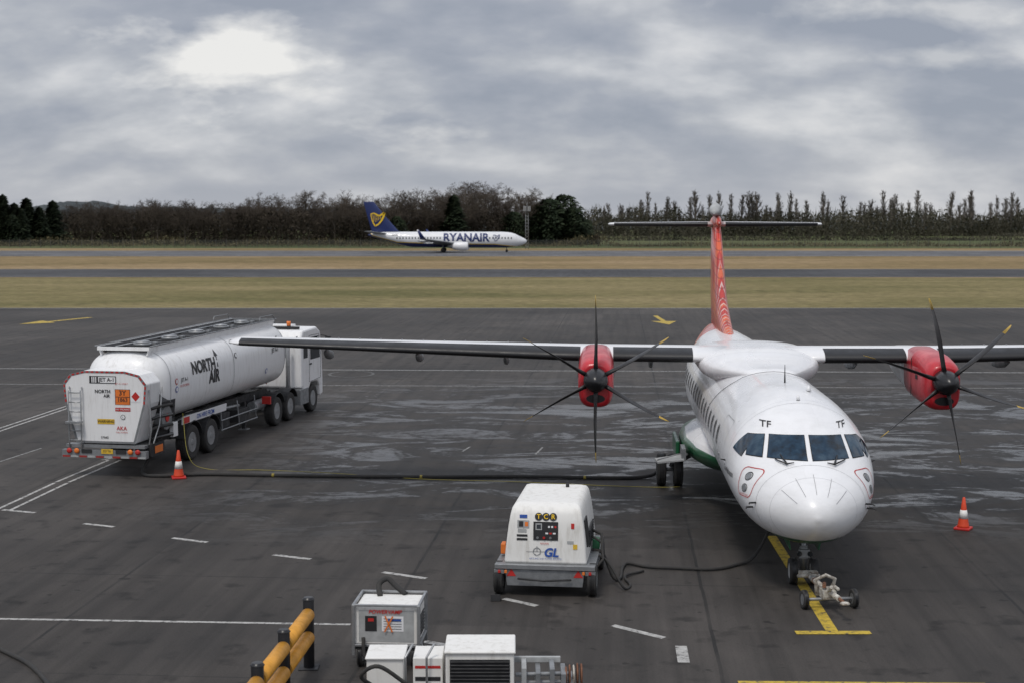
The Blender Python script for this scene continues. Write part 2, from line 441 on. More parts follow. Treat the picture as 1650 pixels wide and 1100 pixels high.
line(mb, (-12.0, 41.2), (-11.2, 42.5), .09, MWHITE)
for x in (-17.3, -17.0): line(mb, (x-.3, 44), (x+.4, 54), .1, MWHITE)
line(mb, (-15.1, 39.5), (-14.5, 43.4), .08, MFADE)
for p, q in (((.7, 42.2), (.95, 43.6)), ((-1.5, 42.8), (-1.3, 43.7))):
    line(mb, p, q, .06, MFADE)
structure(mb.obj('white_apron_marking'))
mb = MB()
line(mb, (-90, 70.4), (90, 63.2), .30, MFADE); line(mb, (-90, 63.6), (90, 57.0), .16, MFADE)
for k in range(36):
    a, b = k*math.pi/18, (k+1)*math.pi/18
    line(mb, (-7.4+1.0*math.cos(a), 65.2+1.3*math.sin(a)), (-7.4+1.0*math.cos(b), 65.2+1.3*math.sin(b)), .14, MGHOST, .008)
structure(mb.obj('stand_boundary_line'))
mb = MB()
line(mb, (5.74, 31.0), (5.42, 23.62), .21, MYEL); line(mb, (4.78, 23.5), (6.05, 23.5), .2, MYEL, .008)
line(mb, (3.4, 20.9), (7.1, 20.8), .12, MYEL)
line(mb, (10.8, 107), (10.8, 101), .35, MYEL)
mb.add([(9.9, 101, .004), (11.7, 101, .004), (10.8, 97.5, .004)], [(0, 1, 2)], MYEL)
line(mb, (-33.3, 99), (-31.2, 105), .5, MYEL); mb.add([(-33.6, 101.5, .008), (-32, 99.4, .008), (-34, 97.8, .008)], [(0, 1, 2)], MYEL)
structure(mb.obj('yellow_apron_marking'))

def hillmat():
    m, nt, bs = newmat('wooded_hill')
    tc = N(nt, 'ShaderNodeTexCoord').outputs['Object']
    f = noise_n(nt, tc, .03, 9, .8)
    nt.links.new(ramp_n(nt, f, [(.35, (.036, .048, .056)), (.65, (.085, .096, .098))]), bs.inputs['Base Color'])
    bs.inputs['Roughness'].default_value = 1; bump_n(nt, bs, f, 1, 6); return m
HILL = hillmat()
def hill(x0, x1, y0, y1, pk):
    def hf(x, y):
        v = 0
        for cx, cy, sx, sy, h in pk:
            v += h*math.exp(-((x-cx)/sx)**2-((y-cy)/sy)**2)
        r = mnoise.noise(Vector((x*.012, y*.02, 0)))*3 + mnoise.noise(Vector((x*.05, y*.07, 3)))*3.5 + mnoise.noise(Vector((x*.17, y*.1, 8)))*4.0
        return v + r*min(1, v/15) - 2
    return sheet('hill', x0, x1, y0, y1, 0, HILL, 760, 20, hf)
hill(-1500, 2200, 1500, 2600, [(-600, 2000, 50, 200, 10), (-690, 2000, 130, 200, 3), (-560, 2000, 420, 260, 28), (-150, 2100, 260, 200, 18), (900, 2200, 900, 250, 15)])

# ------------------------------------------------------------------ vegetation
def foliage_mat(name, a, b, sc=.35, big=.02):
    m, nt, bs = newmat(name)
    g = N(nt, 'ShaderNodeNewGeometry').outputs['Position']
    f = noise_n(nt, g, sc, 5, .7); f2 = noise_n(nt, g, big, 3, .5)
    c = ramp_n(nt, f, [(.35, a), (.65, b)])
    c = mix_n(nt, 1, c, ramp_n(nt, f2, [(.35, .7), (.65, 1.3)]), 'MULTIPLY')
    nt.links.new(c, bs.inputs['Base Color']); bs.inputs['Roughness'].default_value = .95; bs.inputs['Specular IOR Level'].default_value = .1
    return m
BARK = foliage_mat('bark', (.045, .038, .032), (.09, .076, .062), 2)
TWIG = foliage_mat('bare_twigs', (.052, .043, .036), (.10, .082, .066), .3)
PTWIG = foliage_mat('poplar_twigs', (.11, .098, .085), (.18, .16, .137), .3)  # pale brown, with distance haze mixed into the twig colour
CONIF = foliage_mat('evergreen_foliage', (.014, .022, .014), (.040, .052, .028), .5)
WOODM = foliage_mat('wood_undergrowth', (.024, .020, .016), (.070, .058, .043), .16, .03)
FARWOOD = foliage_mat('far_wood', (.038, .041, .030), (.095, .086, .062), .12, .012)  # olive-brown lightened: atmospheric haze is painted into this colour
SHRUB = foliage_mat('shrub', (.07, .062, .034), (.15, .125, .07), .5)

def ribbon(mb, p, q, w0, w1, m, rnd):
    t = (q-p); a = t.cross(Vector((rnd.uniform(-1, 1), rnd.uniform(-1, 1), rnd.uniform(-.3, .3)))).normalized()
    mb.add([p-a*w0, p+a*w0, q+a*w1, q-a*w1], [(0, 1, 2, 3)], m)
def bare_tree(seed, H, upright=.0, tw=TWIG, spread=1.0, wmin=.026, nb=(7, 6, 5, 4)):
    rnd = random.Random(seed); tr = MB(); cr = MB()
    lean = Vector((rnd.uniform(-.04, .04), rnd.uniform(-.04, .04), 1))
    th = H*(.45 if upright < .5 else .85); r0 = H*.017
    tp = [Vector((0, 0, 0)), lean*th*.35, lean*th*.7+Vector((rnd.uniform(-.3, .3), rnd.uniform(-.3, .3), 0)), lean*th]
    bk = BARK if upright < .5 else tw
    tr.tube(tp, [r0*1.3, r0, r0*.8, r0*.45], bk, 7)
    def grow(p, dr, L, r, lv):
        mid = p + dr*L*.5 + Vector((rnd.uniform(-1, 1), rnd.uniform(-1, 1), rnd.uniform(-.3, .6)))*L*.07
        q = p + dr*L + Vector((0, 0, L*.08*(1+upright)))
        if lv <= 1: (tr if lv == 0 else cr).tube([p, mid, q], [r, r*.75, r*.45], bk if lv == 0 else tw, 4, False)
        else:
            ribbon(cr, p, mid, r, r*.8, tw, rnd); ribbon(cr, mid, q, r*.8, r*.35, tw, rnd)
        if lv >= 4: return
        for k in range(nb[lv]):
            t = rnd.uniform(.3, 1.0); s = p + (q-p)*t
            side = Vector((rnd.gauss(0, 1), rnd.gauss(0, 1), rnd.gauss(.12+upright, .6))).normalized()
            nd = (dr*(.7+upright*.5) + side*.9*spread).normalized()
            grow(s, nd, L*rnd.uniform(.40, .56), max(r*.48, wmin), lv+1)
    K = 10 if upright < .5 else 14
    for k in range(K):
        t = .45+.55*(k/(K-1)) if upright < .5 else .25+.75*(k/(K-1))
        i = min(2, int(t*3)); p = tp[i].lerp(tp[i+1], t*3-i)
        a = k*2.4+rnd.uniform(-.5, .5)
        dr = Vector((math.cos(a)*spread*(1.15-.5*t), math.sin(a)*spread*(1.15-.5*t), .55+upright*1.6+t*.6)).normalized()
        grow(p, dr, H*(.36 if upright < .5 else .2-.07*t), r0*.42, 0)
    return tr, cr
def conifer(seed, H, wd=.22, m=CONIF, round_=False):
    rnd = random.Random(seed); tr = MB(); cr = MB()
    tr.tube([(0, 0, 0), (0, 0, H*.5), (0, 0, H*.95)], [H*.018, H*.012, H*.003], BARK, 6)
    n = 1700
    for k in range(n):
        t = rnd.random()**.8; z = H*(.06+.92*t)
        prof = math.sqrt(max(0, 1-(2*t-.85)**2/1.4)) if round_ else (1-t)**.8
        a = rnd.uniform(0, 6.283); a = round(a*3)/3+rnd.uniform(-.14, .14) if k % 2 else a
        lump = 1 + .55*mnoise.noise(Vector((seed*3.1+math.cos(a)*1.3, z*.4, math.sin(a)*1.3)))
        rad = H*wd*prof*lump*rnd.uniform(.35, 1.0)+.15
        c = Vector((rad*math.cos(a), rad*math.sin(a), z - rad*.15))
        s = H*.033*rnd.uniform(.6, 1.5); out = Vector((math.cos(a), math.sin(a), -.25))
        sd = Vector((-math.sin(a), math.cos(a), rnd.uniform(-.3, .3)))
        upv = Vector((0, 0, 1))
        cr.add([c-out*s, c+sd*s*.6+upv*s*.2, c+out*s*1.2, c-sd*s*.6-upv*s*.2], [(0, 1, 2, 3)], m)
        if k % 2: cr.add([c-sd*s*.5, c+upv*s*.9, c+sd*s*.5, c-upv*s*.5], [(0, 1, 2, 3)], m)
    return tr, cr
rnd = random.Random(11)
def scatter(name, label, group, pairs, spots, wide=(.95, 1.25)):
    protos = {}; hts = [max(v[2] for v in p[1].v) for p in pairs]
    for i, (x, y, z) in enumerate(spots):
        k = i % len(pairs); s = z/hts[k]; f = rnd.uniform(*wide); sc = (s*f, s*f, s); rz = rnd.uniform(0, 6.28)
        if k not in protos:
            e = root(name, label, 'tree', (x, y, -.1), rz, group); e.scale = sc
            pairs[k][0].obj('trunk', e); pairs[k][1].obj('crown', e); protos[k] = e
        else: dup(protos[k], (x, y, -.1), rz, sc)
def PX(u, D): return (u-825)/2292*D
def TOP(v, D): return HC+(362-v)/2292*D
BP = [bare_tree(s, 20) for s in (1, 2, 3, 4, 5, 6)]
spots = []
for u, top in ((385, 318), (408, 322), (432, 308), (462, 312), (490, 306), (518, 320), (540, 309), (566, 307), (590, 318), (612, 314), (640, 306), (664, 312), (690, 303), (706, 302), (728, 298), (748, 293), (762, 291), (785, 295), (806, 299), (838, 304), (856, 301), (300, 322), (330, 326), (255, 324), (215, 322), (180, 326), (150, 324)):
    D = 490+rnd.uniform(-8, 25); spots.append((PX(u, D), D, TOP(top-2, D)))
for i in range(40):
    D = rnd.uniform(486, 530); u = 100+i*21+rnd.uniform(-8, 8)
    spots.append((PX(u, D), D, TOP(rnd.uniform(318, 336), D)))
scatter('bare_tree', 'tall leafless broadleaf tree with fine brown twigs at wood edge', 'leafless trees along the far wood', BP, spots, (.85, 1.1))
PP = [bare_tree(s, 26, .9, PTWIG, .7, .035, (6, 4, 4, 2)) for s in (21, 22, 23, 24, 25)]
spots = []
u = 972
while u < 1665:
    D = 845+rnd.uniform(-12, 12); top = rnd.uniform(304, 326) if rnd.random() < .8 else rnd.uniform(322, 334)
    if rnd.random() > .08: spots.append((PX(u, D), D, TOP(top, D)))
    u += rnd.uniform(4, 17)
scatter('poplar_tree', 'slender leafless pale poplar tree in a long row', 'row of leafless poplars', PP, spots, (1.0, 1.9))
CP = [conifer(s, 16) for s in (31, 32, 33)]
spots = []
for u, top, D in ((8, 312, 470), (26, 326, 466), (46, 318, 474), (66, 332, 468), (88, 322, 476), (732, 313, 478), (-20, 318, 470), (36, 334, 462)):
    spots.append((PX(u, D), D, TOP(top, D)))
scatter('conifer_tree', 'dark green pointed conifer standing at the wood edge', 'dark conifers among the far trees', CP, spots, (1.3, 1.8))
RP = [conifer(s, 14, .34, CONIF, True) for s in (41, 42, 43)]
spots = []
for u, top, D in ((884, 318, 482), (908, 312, 488), (926, 334, 480), (866, 330, 486), (828, 340, 484), (942, 352, 486), (640, 347, 478), (20, 345, 460)):
    spots.append((PX(u, D), D, TOP(top, D)))
scatter('evergreen_tree', 'broad dark evergreen tree with dense ragged crown', 'broad evergreens along the far wood', RP, spots)
def wood(name, x0, x1, y0, y1, hf, n, m, smin, smax, seed):
    r = random.Random(seed); mb = MB()
    for i in range(n):
        x = r.uniform(x0, x1); y = r.uniform(y0, y1); h = hf(x)*(1-.35*r.random()**2)
        z = h*r.random(); s = r.uniform(smin, smax)
        if r.random() < .45:
            d1 = Vector((r.gauss(0, .25), r.gauss(0, .25), 1)).normalized()*s*2.2; d2 = Vector((1, r.uniform(-1, 1), 0)).normalized()*s*.08
        else:
            d1 = Vector((r.gauss(0, 1), r.gauss(0, 1), r.gauss(0, 1))).normalized()*s*.7; d2 = d1.cross(Vector((r.gauss(0, 1), r.gauss(0, 1), r.gauss(0, 1)))).normalized()*s*.4
        c = Vector((x, y, z))
        mb.add([c-d1, c+d2, c+d1, c-d2], [(0, 1, 2, 3)], m)
    o = mb.obj(name); o['kind'] = 'stuff'; return o
def h1(x):
    n = mnoise.noise(Vector((x*.03, 0, 1)))*3.5 + mnoise.noise(Vector((x*.10, 0, 2)))*2.6
    return max(3, (11.6 if x < -70 else 9.6) + n - (max(0, x-15)*.5))
single(wood('woodland', -215, 30, 484, 530, h1, 56000, WOODM, .3, 1.1, 3), 'dense brown leafless wood beyond the runway fence', 'woodland')
def h2(x):
    return 14.5 + mnoise.noise(Vector((x*.02, 0, 5)))*5 + mnoise.noise(Vector((x*.09, 0, 6)))*5
single(wood('woodland', 20, 350, 815, 880, h2, 36000, FARWOOD, .6, 1.7, 5), 'distant dark green and brown wood beyond the fields', 'woodland')
def h3(x): return max(.5, 2.0 + mnoise.noise(Vector((x*.06, 0, 9)))*2.6 - (1.0 if x > 30 else 0))
single(wood('hedge', -190, 190, 440, 450, h3, 12000, SHRUB, .25, .7, 8), 'low scrubby brown hedge behind the airfield fence', 'hedge')
def h4(x): return max(.5, 2.2 + mnoise.noise(Vector((x*.03, 0, 12)))*3.5)
single(wood('hedge', 30, 300, 600, 612, h4, 8000, FARWOOD, .35, 1.0, 12), 'dark field hedge between the pale winter fields', 'hedge')

WIRE, nt, bs = newmat('fence_wire')
bs.inputs['Base Color'].default_value = (.08, .09, .085, 1)
trn = N(nt, 'ShaderNodeBsdfTransparent'); mx = N(nt, 'ShaderNodeMixShader')
tc = N(nt, 'ShaderNodeTexCoord').outputs['Object']
nt.links.new(ramp_n(nt, noise_n(nt, tc, 3, 3), [(.3, .70), (.7, .84)]), mx.inputs[0]); nt.links.new(bs.outputs[0], mx.inputs[1]); nt.links.new(trn.outputs[0], mx.inputs[2])
nt.links.new(mx.outputs[0], nt.nodes['Material Output'].inputs[0])
fe = root('perimeter_fence', 'long dark wire security fence on slim posts', 'fence', (0, 414, 0))
mb = MB(); mb.quad((-200, 0, 0), (200, 0, 0), (200, 0, 2.4), (-200, 0, 2.4), WIRE); mb.obj('wire_mesh', fe)
mb = MB()
POSTM = M('fence_post_paint', (.09, .09, .085), .7)
for i in range(134):
    x = -200+i*3; mb.box((x, .1, 1.3), (.08, .08, 2.6), POSTM)
    mb.cyl((x, .1, 2.6), (x, -.3, 2.95), .035, POSTM, n=5)
o = mb.obj('fence_post', fe); o['kind'] = 'stuff'

ma = root('lattice_mast', 'slim steel lattice mast with antenna platform beside the wood', 'mast', (PX(849, 400), 400, 0))
mb = MB(); hgt = 10.6
for sx in (-.45, .45):
    for sy in (-.45, .45): mb.cyl((sx, sy, 0), (sx*.8, sy*.8, hgt), .07, GREY, n=5)
for k in range(11):
    z = k*hgt/11; z2 = z+hgt/11
    mb.cyl((-.45, -.45, z), (.45, -.45, z2), .04, GREY, n=4); mb.cyl((.45, .45, z), (-.45, .45, z2), .04, GREY, n=4)
    mb.cyl((.45, -.45, z), (-.45, -.45, z2), .04, GREY, n=4)
mb.obj('lattice_frame', ma)
mb = MB(); mb.box((0, 0, hgt), (2.0, 2.0, .12), GREY)
for k in range(4):
    a = k*math.pi/2+.4; mb.box((.9*math.cos(a), .9*math.sin(a), hgt+.7), (.25, .25, 1.3), LGREY)
mb.cyl((0, 0, hgt), (0, 0, hgt+2.2), .06, GREY, n=6)
mb.obj('antenna', ma)

# ------------------------------------------------------------------ turboprop aircraft
ac = root('turboprop_airliner', 'white twin-propeller airliner with red engine cowls parked on stand', 'airplane', (5.58, 26.8, 0), R(-3.7))
NS = -1.8
FT = [
 (0, .02, 1.64, 1.60), (.06, .20, 1.81, 1.44), (.2, .39, 1.97, 1.28), (.5, .68, 2.18, 1.11), (.9, .95, 2.38, .98), (1.2, 1.10, 2.53, .93),
 (1.55, 1.23, 2.78, .89), (1.95, 1.33, 3.05, .86), (2.5, 1.39, 3.30, .84), (3.2, 1.42, 3.45, .83), (4.4, 1.43, 3.52, .83), (16, 1.43, 3.52, .83),
 (18, 1.36, 3.52, .98), (20, 1.15, 3.52, 1.35), (22, .86, 3.50, 1.85), (24, .5, 3.45, 2.4), (25.4, .2, 3.35, 2.85), (25.9, .04, 3.2, 3.1)]
def fsec(s):
    w_, t, b = lerp_tab(FT, s); return w_, (t+b)/2, (t-b)/2
def fpt(s, a, off=0):
    w_, c, h = fsec(s); return Vector(((w_+off)*math.cos(a), NS+s, c+(h+off)*math.sin(a)))
def front_s(x, z):
    lo, hi = 0., 6.
    for _ in range(40):
        s = (lo+hi)/2; w_, c, h = fsec(s)
        if (x/w_)**2+((z-c)/h)**2 > 1: lo = s
        else: hi = s
    return hi
def front_pt(x, z, off=.006):
    s = front_s(x, z); p = Vector((x, NS+s, z))
    s2 = front_s(x*1.0+.02, z); s3 = front_s(x, z+.02)
    n = Vector((.02, s2-s, 0)).cross(Vector((0, s3-s, .02)))
    n.normalize()
    if n.y > 0: n = -n
    return p+n*off
def side_pt(s, z, sg, off=.006):
    w_, c, h = fsec(s); q = (z-c)/h; q = max(-1, min(1, q)); x = w_*math.sqrt(1-q*q)
    n = Vector((x/w_**2, 0, (z-c)/h**2)).normalized()
    return Vector((sg*(x+n.x*off), NS+s, z+n.z*off))
def tail_pattern(nt, tc):
    sp = N(nt, 'ShaderNodeSeparateXYZ'); nt.links.new(tc, sp.inputs[0])
    yy, zz = sp.outputs[1], sp.outputs[2]
    q = math_n(nt, 'SUBTRACT', yy, math_n(nt, 'MULTIPLY', zz, .72))
    vb = N(nt, 'ShaderNodeCombineXYZ'); nt.links.new(q, vb.inputs[0]); nt.links.new(math_n(nt, 'MULTIPLY', zz, .5), vb.inputs[1])
    f = noise_n(nt, vb.outputs[0], .9, 1, .5, .6)
    base = ramp_n(nt, f, [(0, (.62, .05, .03)), (.45, (.70, .12, .04)), (.58, (.50, .04, .03)), (.66, (.66, .13, .05))], 'CONSTANT')
    sw = math_n(nt, 'MULTIPLY', math_n(nt, 'SINE', math_n(nt, 'MULTIPLY', zz, 1.4)), 3.0)
    w1 = math_n(nt, 'SINE', math_n(nt, 'ADD', math_n(nt, 'MULTIPLY', q, 26), sw))
    w2 = math_n(nt, 'SINE', math_n(nt, 'SUBTRACT', math_n(nt, 'MULTIPLY', zz, 22), math_n(nt, 'MULTIPLY', q, 6)))
    ln = math_n(nt, 'MULTIPLY', ramp_n(nt, w1, [(.72, 0), (.88, 1)]), ramp_n(nt, noise_n(nt, vb.outputs[0], .8, 1), [(.40, .25), (.52, 1)]))
    l2 = math_n(nt, 'MULTIPLY', ramp_n(nt, w2, [(.82, 0), (.92, 1)]), ramp_n(nt, noise_n(nt, vb.outputs[0], .55, 1, .5, 1), [(.5, 0), (.56, 1)]))
    c = mix_n(nt, math_n(nt, 'MULTIPLY', ln, .75), base, (.66, .60, .56))
    return mix_n(nt, math_n(nt, 'MULTIPLY', l2, .6), c, (.24, .035, .03))
TAIL, nt, bs = newmat('patterned_tail_livery')
nt.links.new(tail_pattern(nt, N(nt, 'ShaderNodeTexCoord').outputs['Object']), bs.inputs['Base Color'])
bs.inputs['Roughness'].default_value = .35; bs.inputs['Coat Weight'].default_value = .2
SKIN, nt, bs = newmat('airliner_skin')
tc = N(nt, 'ShaderNodeTexCoord').outputs['Object']
sp = N(nt, 'ShaderNodeSeparateXYZ'); nt.links.new(tc, sp.inputs[0])
f = noise_n(nt, mapping_n(nt, tc, (1, .3, 1)), 1.6, 7, .65)
wcol = ramp_n(nt, f, [(.3, (.79, .79, .80)), (.6, (.84, .84, .85))])
klim = ramp_n(nt, math_n(nt, 'DIVIDE', math_n(nt, 'ADD', sp.outputs[1], 2), 20), [(0, .0), (.2, .05), (.5, .32), (1, .6)])
keel = ramp_n(nt, math_n(nt, 'SUBTRACT', math_n(nt, 'ADD', klim, 1.13), sp.outputs[2]), [(0, 0), (.012, 1)])
c = mix_n(nt, keel, wcol, (.012, .12, .045))
tl = ramp_n(nt, math_n(nt, 'SUBTRACT', math_n(nt, 'ADD', sp.outputs[1], math_n(nt, 'MULTIPLY', sp.outputs[2], -.8)), 16.2), [(0, 0), (.02, 1)])
c = mix_n(nt, tl, c, tail_pattern(nt, tc))
fr = math_n(nt, 'FRACT', math_n(nt, 'DIVIDE', sp.outputs[1], 2.3))
seam = math_n(nt, 'MULTIPLY', math_n(nt, 'LESS_THAN', math_n(nt, 'ABSOLUTE', math_n(nt, 'SUBTRACT', fr, .5)), .003), .4)
c = mix_n(nt, seam, c, (.3, .3, .31))
# faint grime toward the lower flanks
gr_ = math_n(nt, 'MULTIPLY', ramp_n(nt, noise_n(nt, mapping_n(nt, tc, (1, .8, 3)), 2.2, 6, .7), [(.45, 0), (.75, 1)]), .22)
c = mix_n(nt, gr_, c, (.42, .41, .39))
nt.links.new(c, bs.inputs['Base Color'])
dw = noise_n(nt, mapping_n(nt, tc, (2.5, .6, 1)), .8, 3, .5)
nt.links.new(ramp_n(nt, dw, [(.35, .34), (.65, .24)]), bs.inputs['Roughness'])
bs.inputs['Coat Weight'].default_value = .35; bs.inputs['Coat Roughness'].default_value = .06

mb = MB(); ss = [0, .015, .03, .06, .1, .15, .2, .3, .4, .5, .62, .75, .9, 1.05, 1.2, 1.37, 1.55, 1.75, 1.95, 2.2, 2.5, 2.85, 3.2, 3.8, 4.4, 6, 8, 10, 12, 14, 16, 17, 18, 19, 20, 21, 22, 23, 24, 24.7, 25.4, 25.7, 25.9]
mb.loft([[fpt(s, 2*math.pi*k/56) for k in range(56)] for s in ss], SKIN)
mb.obj('fuselage', ac)
def patch(mb, cs, fn, m, nu=8, nv=6):
    vs = []; fs = []
    for j in range(nv+1):
        for i in range(nu+1):
            u, v = i/nu, j/nv
            p = (1-v)*((1-u)*Vector(cs[0])+u*Vector(cs[1])) + v*((1-u)*Vector(cs[3])+u*Vector(cs[2]))
            vs.append(fn(p.x, p.y))
    for j in range(nv):
        for i in range(nu):
            a = j*(nu+1)+i; fs.append((a, a+1, a+nu+2, a+nu+1))
    mb.add(vs, fs, m, True)
def grow_poly(cs, d):
    c = sum((Vector(p) for p in cs), Vector((0, 0)))/4
    return [Vector(p)+(Vector(p)-c).normalized()*d for p in cs]
for sg in (-1, 1):
    frw = [(.055*sg, 2.49), (.75*sg, 2.50), (.665*sg, 2.87), (.05*sg, 2.885)]
    s1 = [(.845*sg, 2.50), (1.11*sg, 2.49), (1.02*sg, 2.82), (.755*sg, 2.86)]
    for cs in (frw, s1):
        mb = MB(); patch(mb, grow_poly(cs, .016), lambda x, z: front_pt(x, z, .004), DARK)
        patch(mb, cs, lambda x, z: front_pt(x, z, .010), BLUEGLASS)
        mb.obj('cockpit_window', ac)
    mb = MB()
    cs = [(1.94, 2.44), (2.50, 2.52), (2.32, 2.82), (1.98, 2.80)]
    patch(mb, grow_poly(cs, .016), lambda s, z: side_pt(s, z, sg, .004), DARK)
    patch(mb, cs, lambda s, z: side_pt(s, z, sg, .010), BLUEGLASS); mb.obj('cockpit_window', ac)
    mb = MB()
    b = front_pt(.42*sg, 2.40, .05)
    e2 = front_pt(.66*sg if sg > 0 else -.62, 2.47, .03)
    mb.tube([b, e2], [.016, .012], BLACK, 6); mb.tube([front_pt(.3*sg, 2.44, .03), b, front_pt(.52*sg, 2.55, .03)], [.01, .02, .012], BLACK, 6)
    mb.obj('windscreen_wiper', ac)
for sg in (-1, 1):
    mb = MB(); put_text(mb, 'TF', .19, lambda x, y, sg=sg: front_pt(sg*.72+x, 3.02+y*.75, .006), INK, bold=.01, cut=.05, shear=.15); mb.obj('registration_letters', ac)
vs, fs = text_geo('Clan Matheson', .17, .012, .08)
mb = MB(); mb.add([side_pt(2.55-x, 2.05+y, -1, .007) for x, y in vs], fs, INK); mb.obj('aircraft_name', ac)
mb = MB(); mb.add([side_pt(2.55+x, 2.05+y, 1, .007) for x, y in vs], fs, INK); mb.obj('aircraft_name', ac)
def ribbon_loop(mb, pts, fn, wd, m):
    n = len(pts); c = sum((Vector(p) for p in pts), Vector((0, 0)))/n
    ins = [Vector(p)+(c-Vector(p)).normalized()*wd for p in pts]
    vs = [fn(p[0], p[1]) for p in pts]+[fn(p[0], p[1]) for p in ins]
    mb.add(vs, [(i, (i+1) % n, n+(i+1) % n, n+i) for i in range(n)], m)
def rrect(cx, cy, w_, h, r, k=5):
    out = []
    for qx, qy, a0 in ((1, 1, 0), (-1, 1, 90), (-1, -1, 180), (1, -1, 270)):
        for i in range(k+1):
            a = R(a0+90*i/k); out.append((cx+qx*(w_/2-r)+r*math.cos(a), cy+qy*(h/2-r)+r*math.sin(a)))
    o2 = []
    for i in range(len(out)):
        p = Vector(out[i]); q = Vector(out[(i+1) % len(out)]); m_ = max(1, int((q-p).length/.06))
        for j in range(m_): o2.append(tuple(p.lerp(q, j/m_)))
    return o2
for sg in (-1, 1):
    mb = MB()
    fn = lambda s, z, sg=sg: side_pt(s, z, sg, .008)
    ribbon_loop(mb, rrect(1.42, 2.03, .50, .54, .12), fn, .014, SIGNRED)
    for cz in (2.14, 1.92):
        pts = [(1.42+.09*math.cos(t*math.pi/8), cz+.08*math.sin(t*math.pi/8)) for t in range(16)]
        ribbon_loop(mb, pts, fn, .015, INK)
        mb.add([fn(1.42, cz)]+[side_pt(1.42+.06*math.cos(t*math.pi/8), cz+.055*math.sin(t*math.pi/8), sg, .01) for t in range(16)], [(0, 1+i, 1+(i+1) % 16) for i in range(16)], GREY)
    vs, fs = text_geo('DO NOT PLUG', .045)
    mb.add([side_pt(1.42+sg*x, 1.80+y, sg, .009) for x, y in vs], fs, SIGNRED)
    mb.obj('static_port_marking', ac)
mb = MB()
for a in (38, 64, 90, 116, 142):
    r0, r1 = .46, .78
    pts = [(r0+(r1-r0)*k/6) for k in range(7)]
    ca, sa = math.cos(R(a)), math.sin(R(a))
    L = []
    for r_ in pts:
        x = r_*ca*.95; z = 1.60+r_*sa*.9
        L.append((front_pt(x-sa*.004, z+ca*.004, .006), front_pt(x+sa*.004, z-ca*.004, .006)))
    for i in range(6): mb.quad(L[i][0], L[i][1], L[i+1][1], L[i+1][0], SEAM)
for s0 in (1.0, 2.75):
    for k in range(40):
        a, b = 2*math.pi*k/40, 2*math.pi*(k+1)/40
        mb.quad(fpt(s0, a, .003), fpt(s0, b, .003), fpt(s0+.007, b, .003), fpt(s0+.007, a, .003), LGREY)
mb.obj('radome_strip', ac)
mb = MB()
for sg in (-1, 1):
    for zz in (1.72, 1.62):
        p = side_pt(1.0+(1.72-zz), zz, sg, .0); mb.tube([p, p+Vector((sg*.12, -.02, 0)), p+Vector((sg*.14, -.16, 0))], [.018, .016, .01], DARK, 7)
    p = side_pt(2.9, 2.2, sg); mb.tube([p, p+Vector((sg*.1, 0, .02))], [.02, .008], DARK, 6)
p = fpt(5.0, math.pi/2); mb.tube([p, p+Vector((0, .03, .38))], [.02, .006], DARK, 6)
p = fpt(2.9, math.pi/2); mb.tube([p, p+Vector((0, .03, .10))], [.04, .02], WHITE, 8)
p = fpt(3.9, R(76)); mb.tube([p, p+Vector((0, .03, .12))], [.06, .02], WHITE, 8)
o = mb.obj('antenna', ac)
for sg in (-1, 1):
    for k in range(19):
        s = 5.0+k*.79
        if 9.9 < s < 10.5: continue
        mb = MB(); pts = rrect(s, 2.42, .25, .36, .11, 3)
        ctr = side_pt(s, 2.42, sg, .012); n = len(pts)
        mb.add([ctr]+[side_pt(p[0], p[1], sg, .012) for p in pts], [(0, 1+i, 1+(i+1) % n) for i in range(n)], GLASS)
        ribbon_loop(mb, rrect(s, 2.42, .31, .42, .13, 3), lambda a, b: side_pt(a, b, sg, .008), .05, LGREY)
        mb.obj('cabin_window', ac)
    for nm, s, z, w_, h in (('cargo_door', 4.0, 2.1, 1.15, 1.6), ('emergency_exit_door', 16.9, 2.2, .65, 1.5)):
        mb = MB(); ribbon_loop(mb, rrect(s, z, w_, h, .12, 4), lambda a, b: side_pt(a, b, sg, .007), .014, LGREY)
        mb.box(side_pt(s+.3, z, sg, .01), (.02, .16, .05), GREY); mb.obj(nm, ac)
mb = MB(); rings = []
for y, hw, zt, zb in ((5.0, .30, 3.512, 3.35), (6.0, .66, 3.54, 3.25), (6.9, .98, 3.59, 3.10), (7.5, 1.20, 3.65, 2.98), (7.9, 1.34, 3.71, 2.92), (8.25, 1.46, 3.77, 2.95), (8.6, 1.51, 3.80, 3.02), (9.4, 1.53, 3.82, 3.05), (10.6, 1.51, 3.81, 3.05), (11.6, 1.35, 3.74, 3.1), (12.6, 1.05, 3.62, 3.15), (13.6, .6, 3.52, 3.3)):
    ring = []; c0 = (zt+zb)/2; h = (zt-zb)/2
    for k in range(48):
        a = 2*math.pi*k/48; ca, sa = math.cos(a), math.sin(a); e = .82
        ring.append((hw*math.copysign(abs(ca)**e, ca), y, c0+h*math.copysign(abs(sa)**e, sa)))
    rings.append(ring)
mb.loft(rings, SKIN); mb.obj('wing_fairing', ac)
mb = MB()
pts = []
for k in range(21):
    a = R(20+140*k/20); s_ = 7.0+1.7*(1-math.sin(a))
    pts.append(fpt(s_, a, .03 if 60 < 20+140*k/20 < 120 else .012))
for i in range(20): mb.tube([pts[i], pts[i+1]], .007, SEAM, 5)
mb.obj('fairing_seal', ac)
def airfoil(c, th, n=14):
    up = []; lo = []
    for i in range(n+1):
        x = (1-math.cos(math.pi*i/n))/2
        t = 5*th*(.2969*math.sqrt(x)-.126*x-.3516*x*x+.2843*x**3-.1036*x**4)
        up.append((x*c, t*c+.02*c*math.sin(math.pi*x))); lo.append((x*c, -t*c*.75+.02*c*math.sin(math.pi*x)))
    return up+lo[::-1][1:-1]
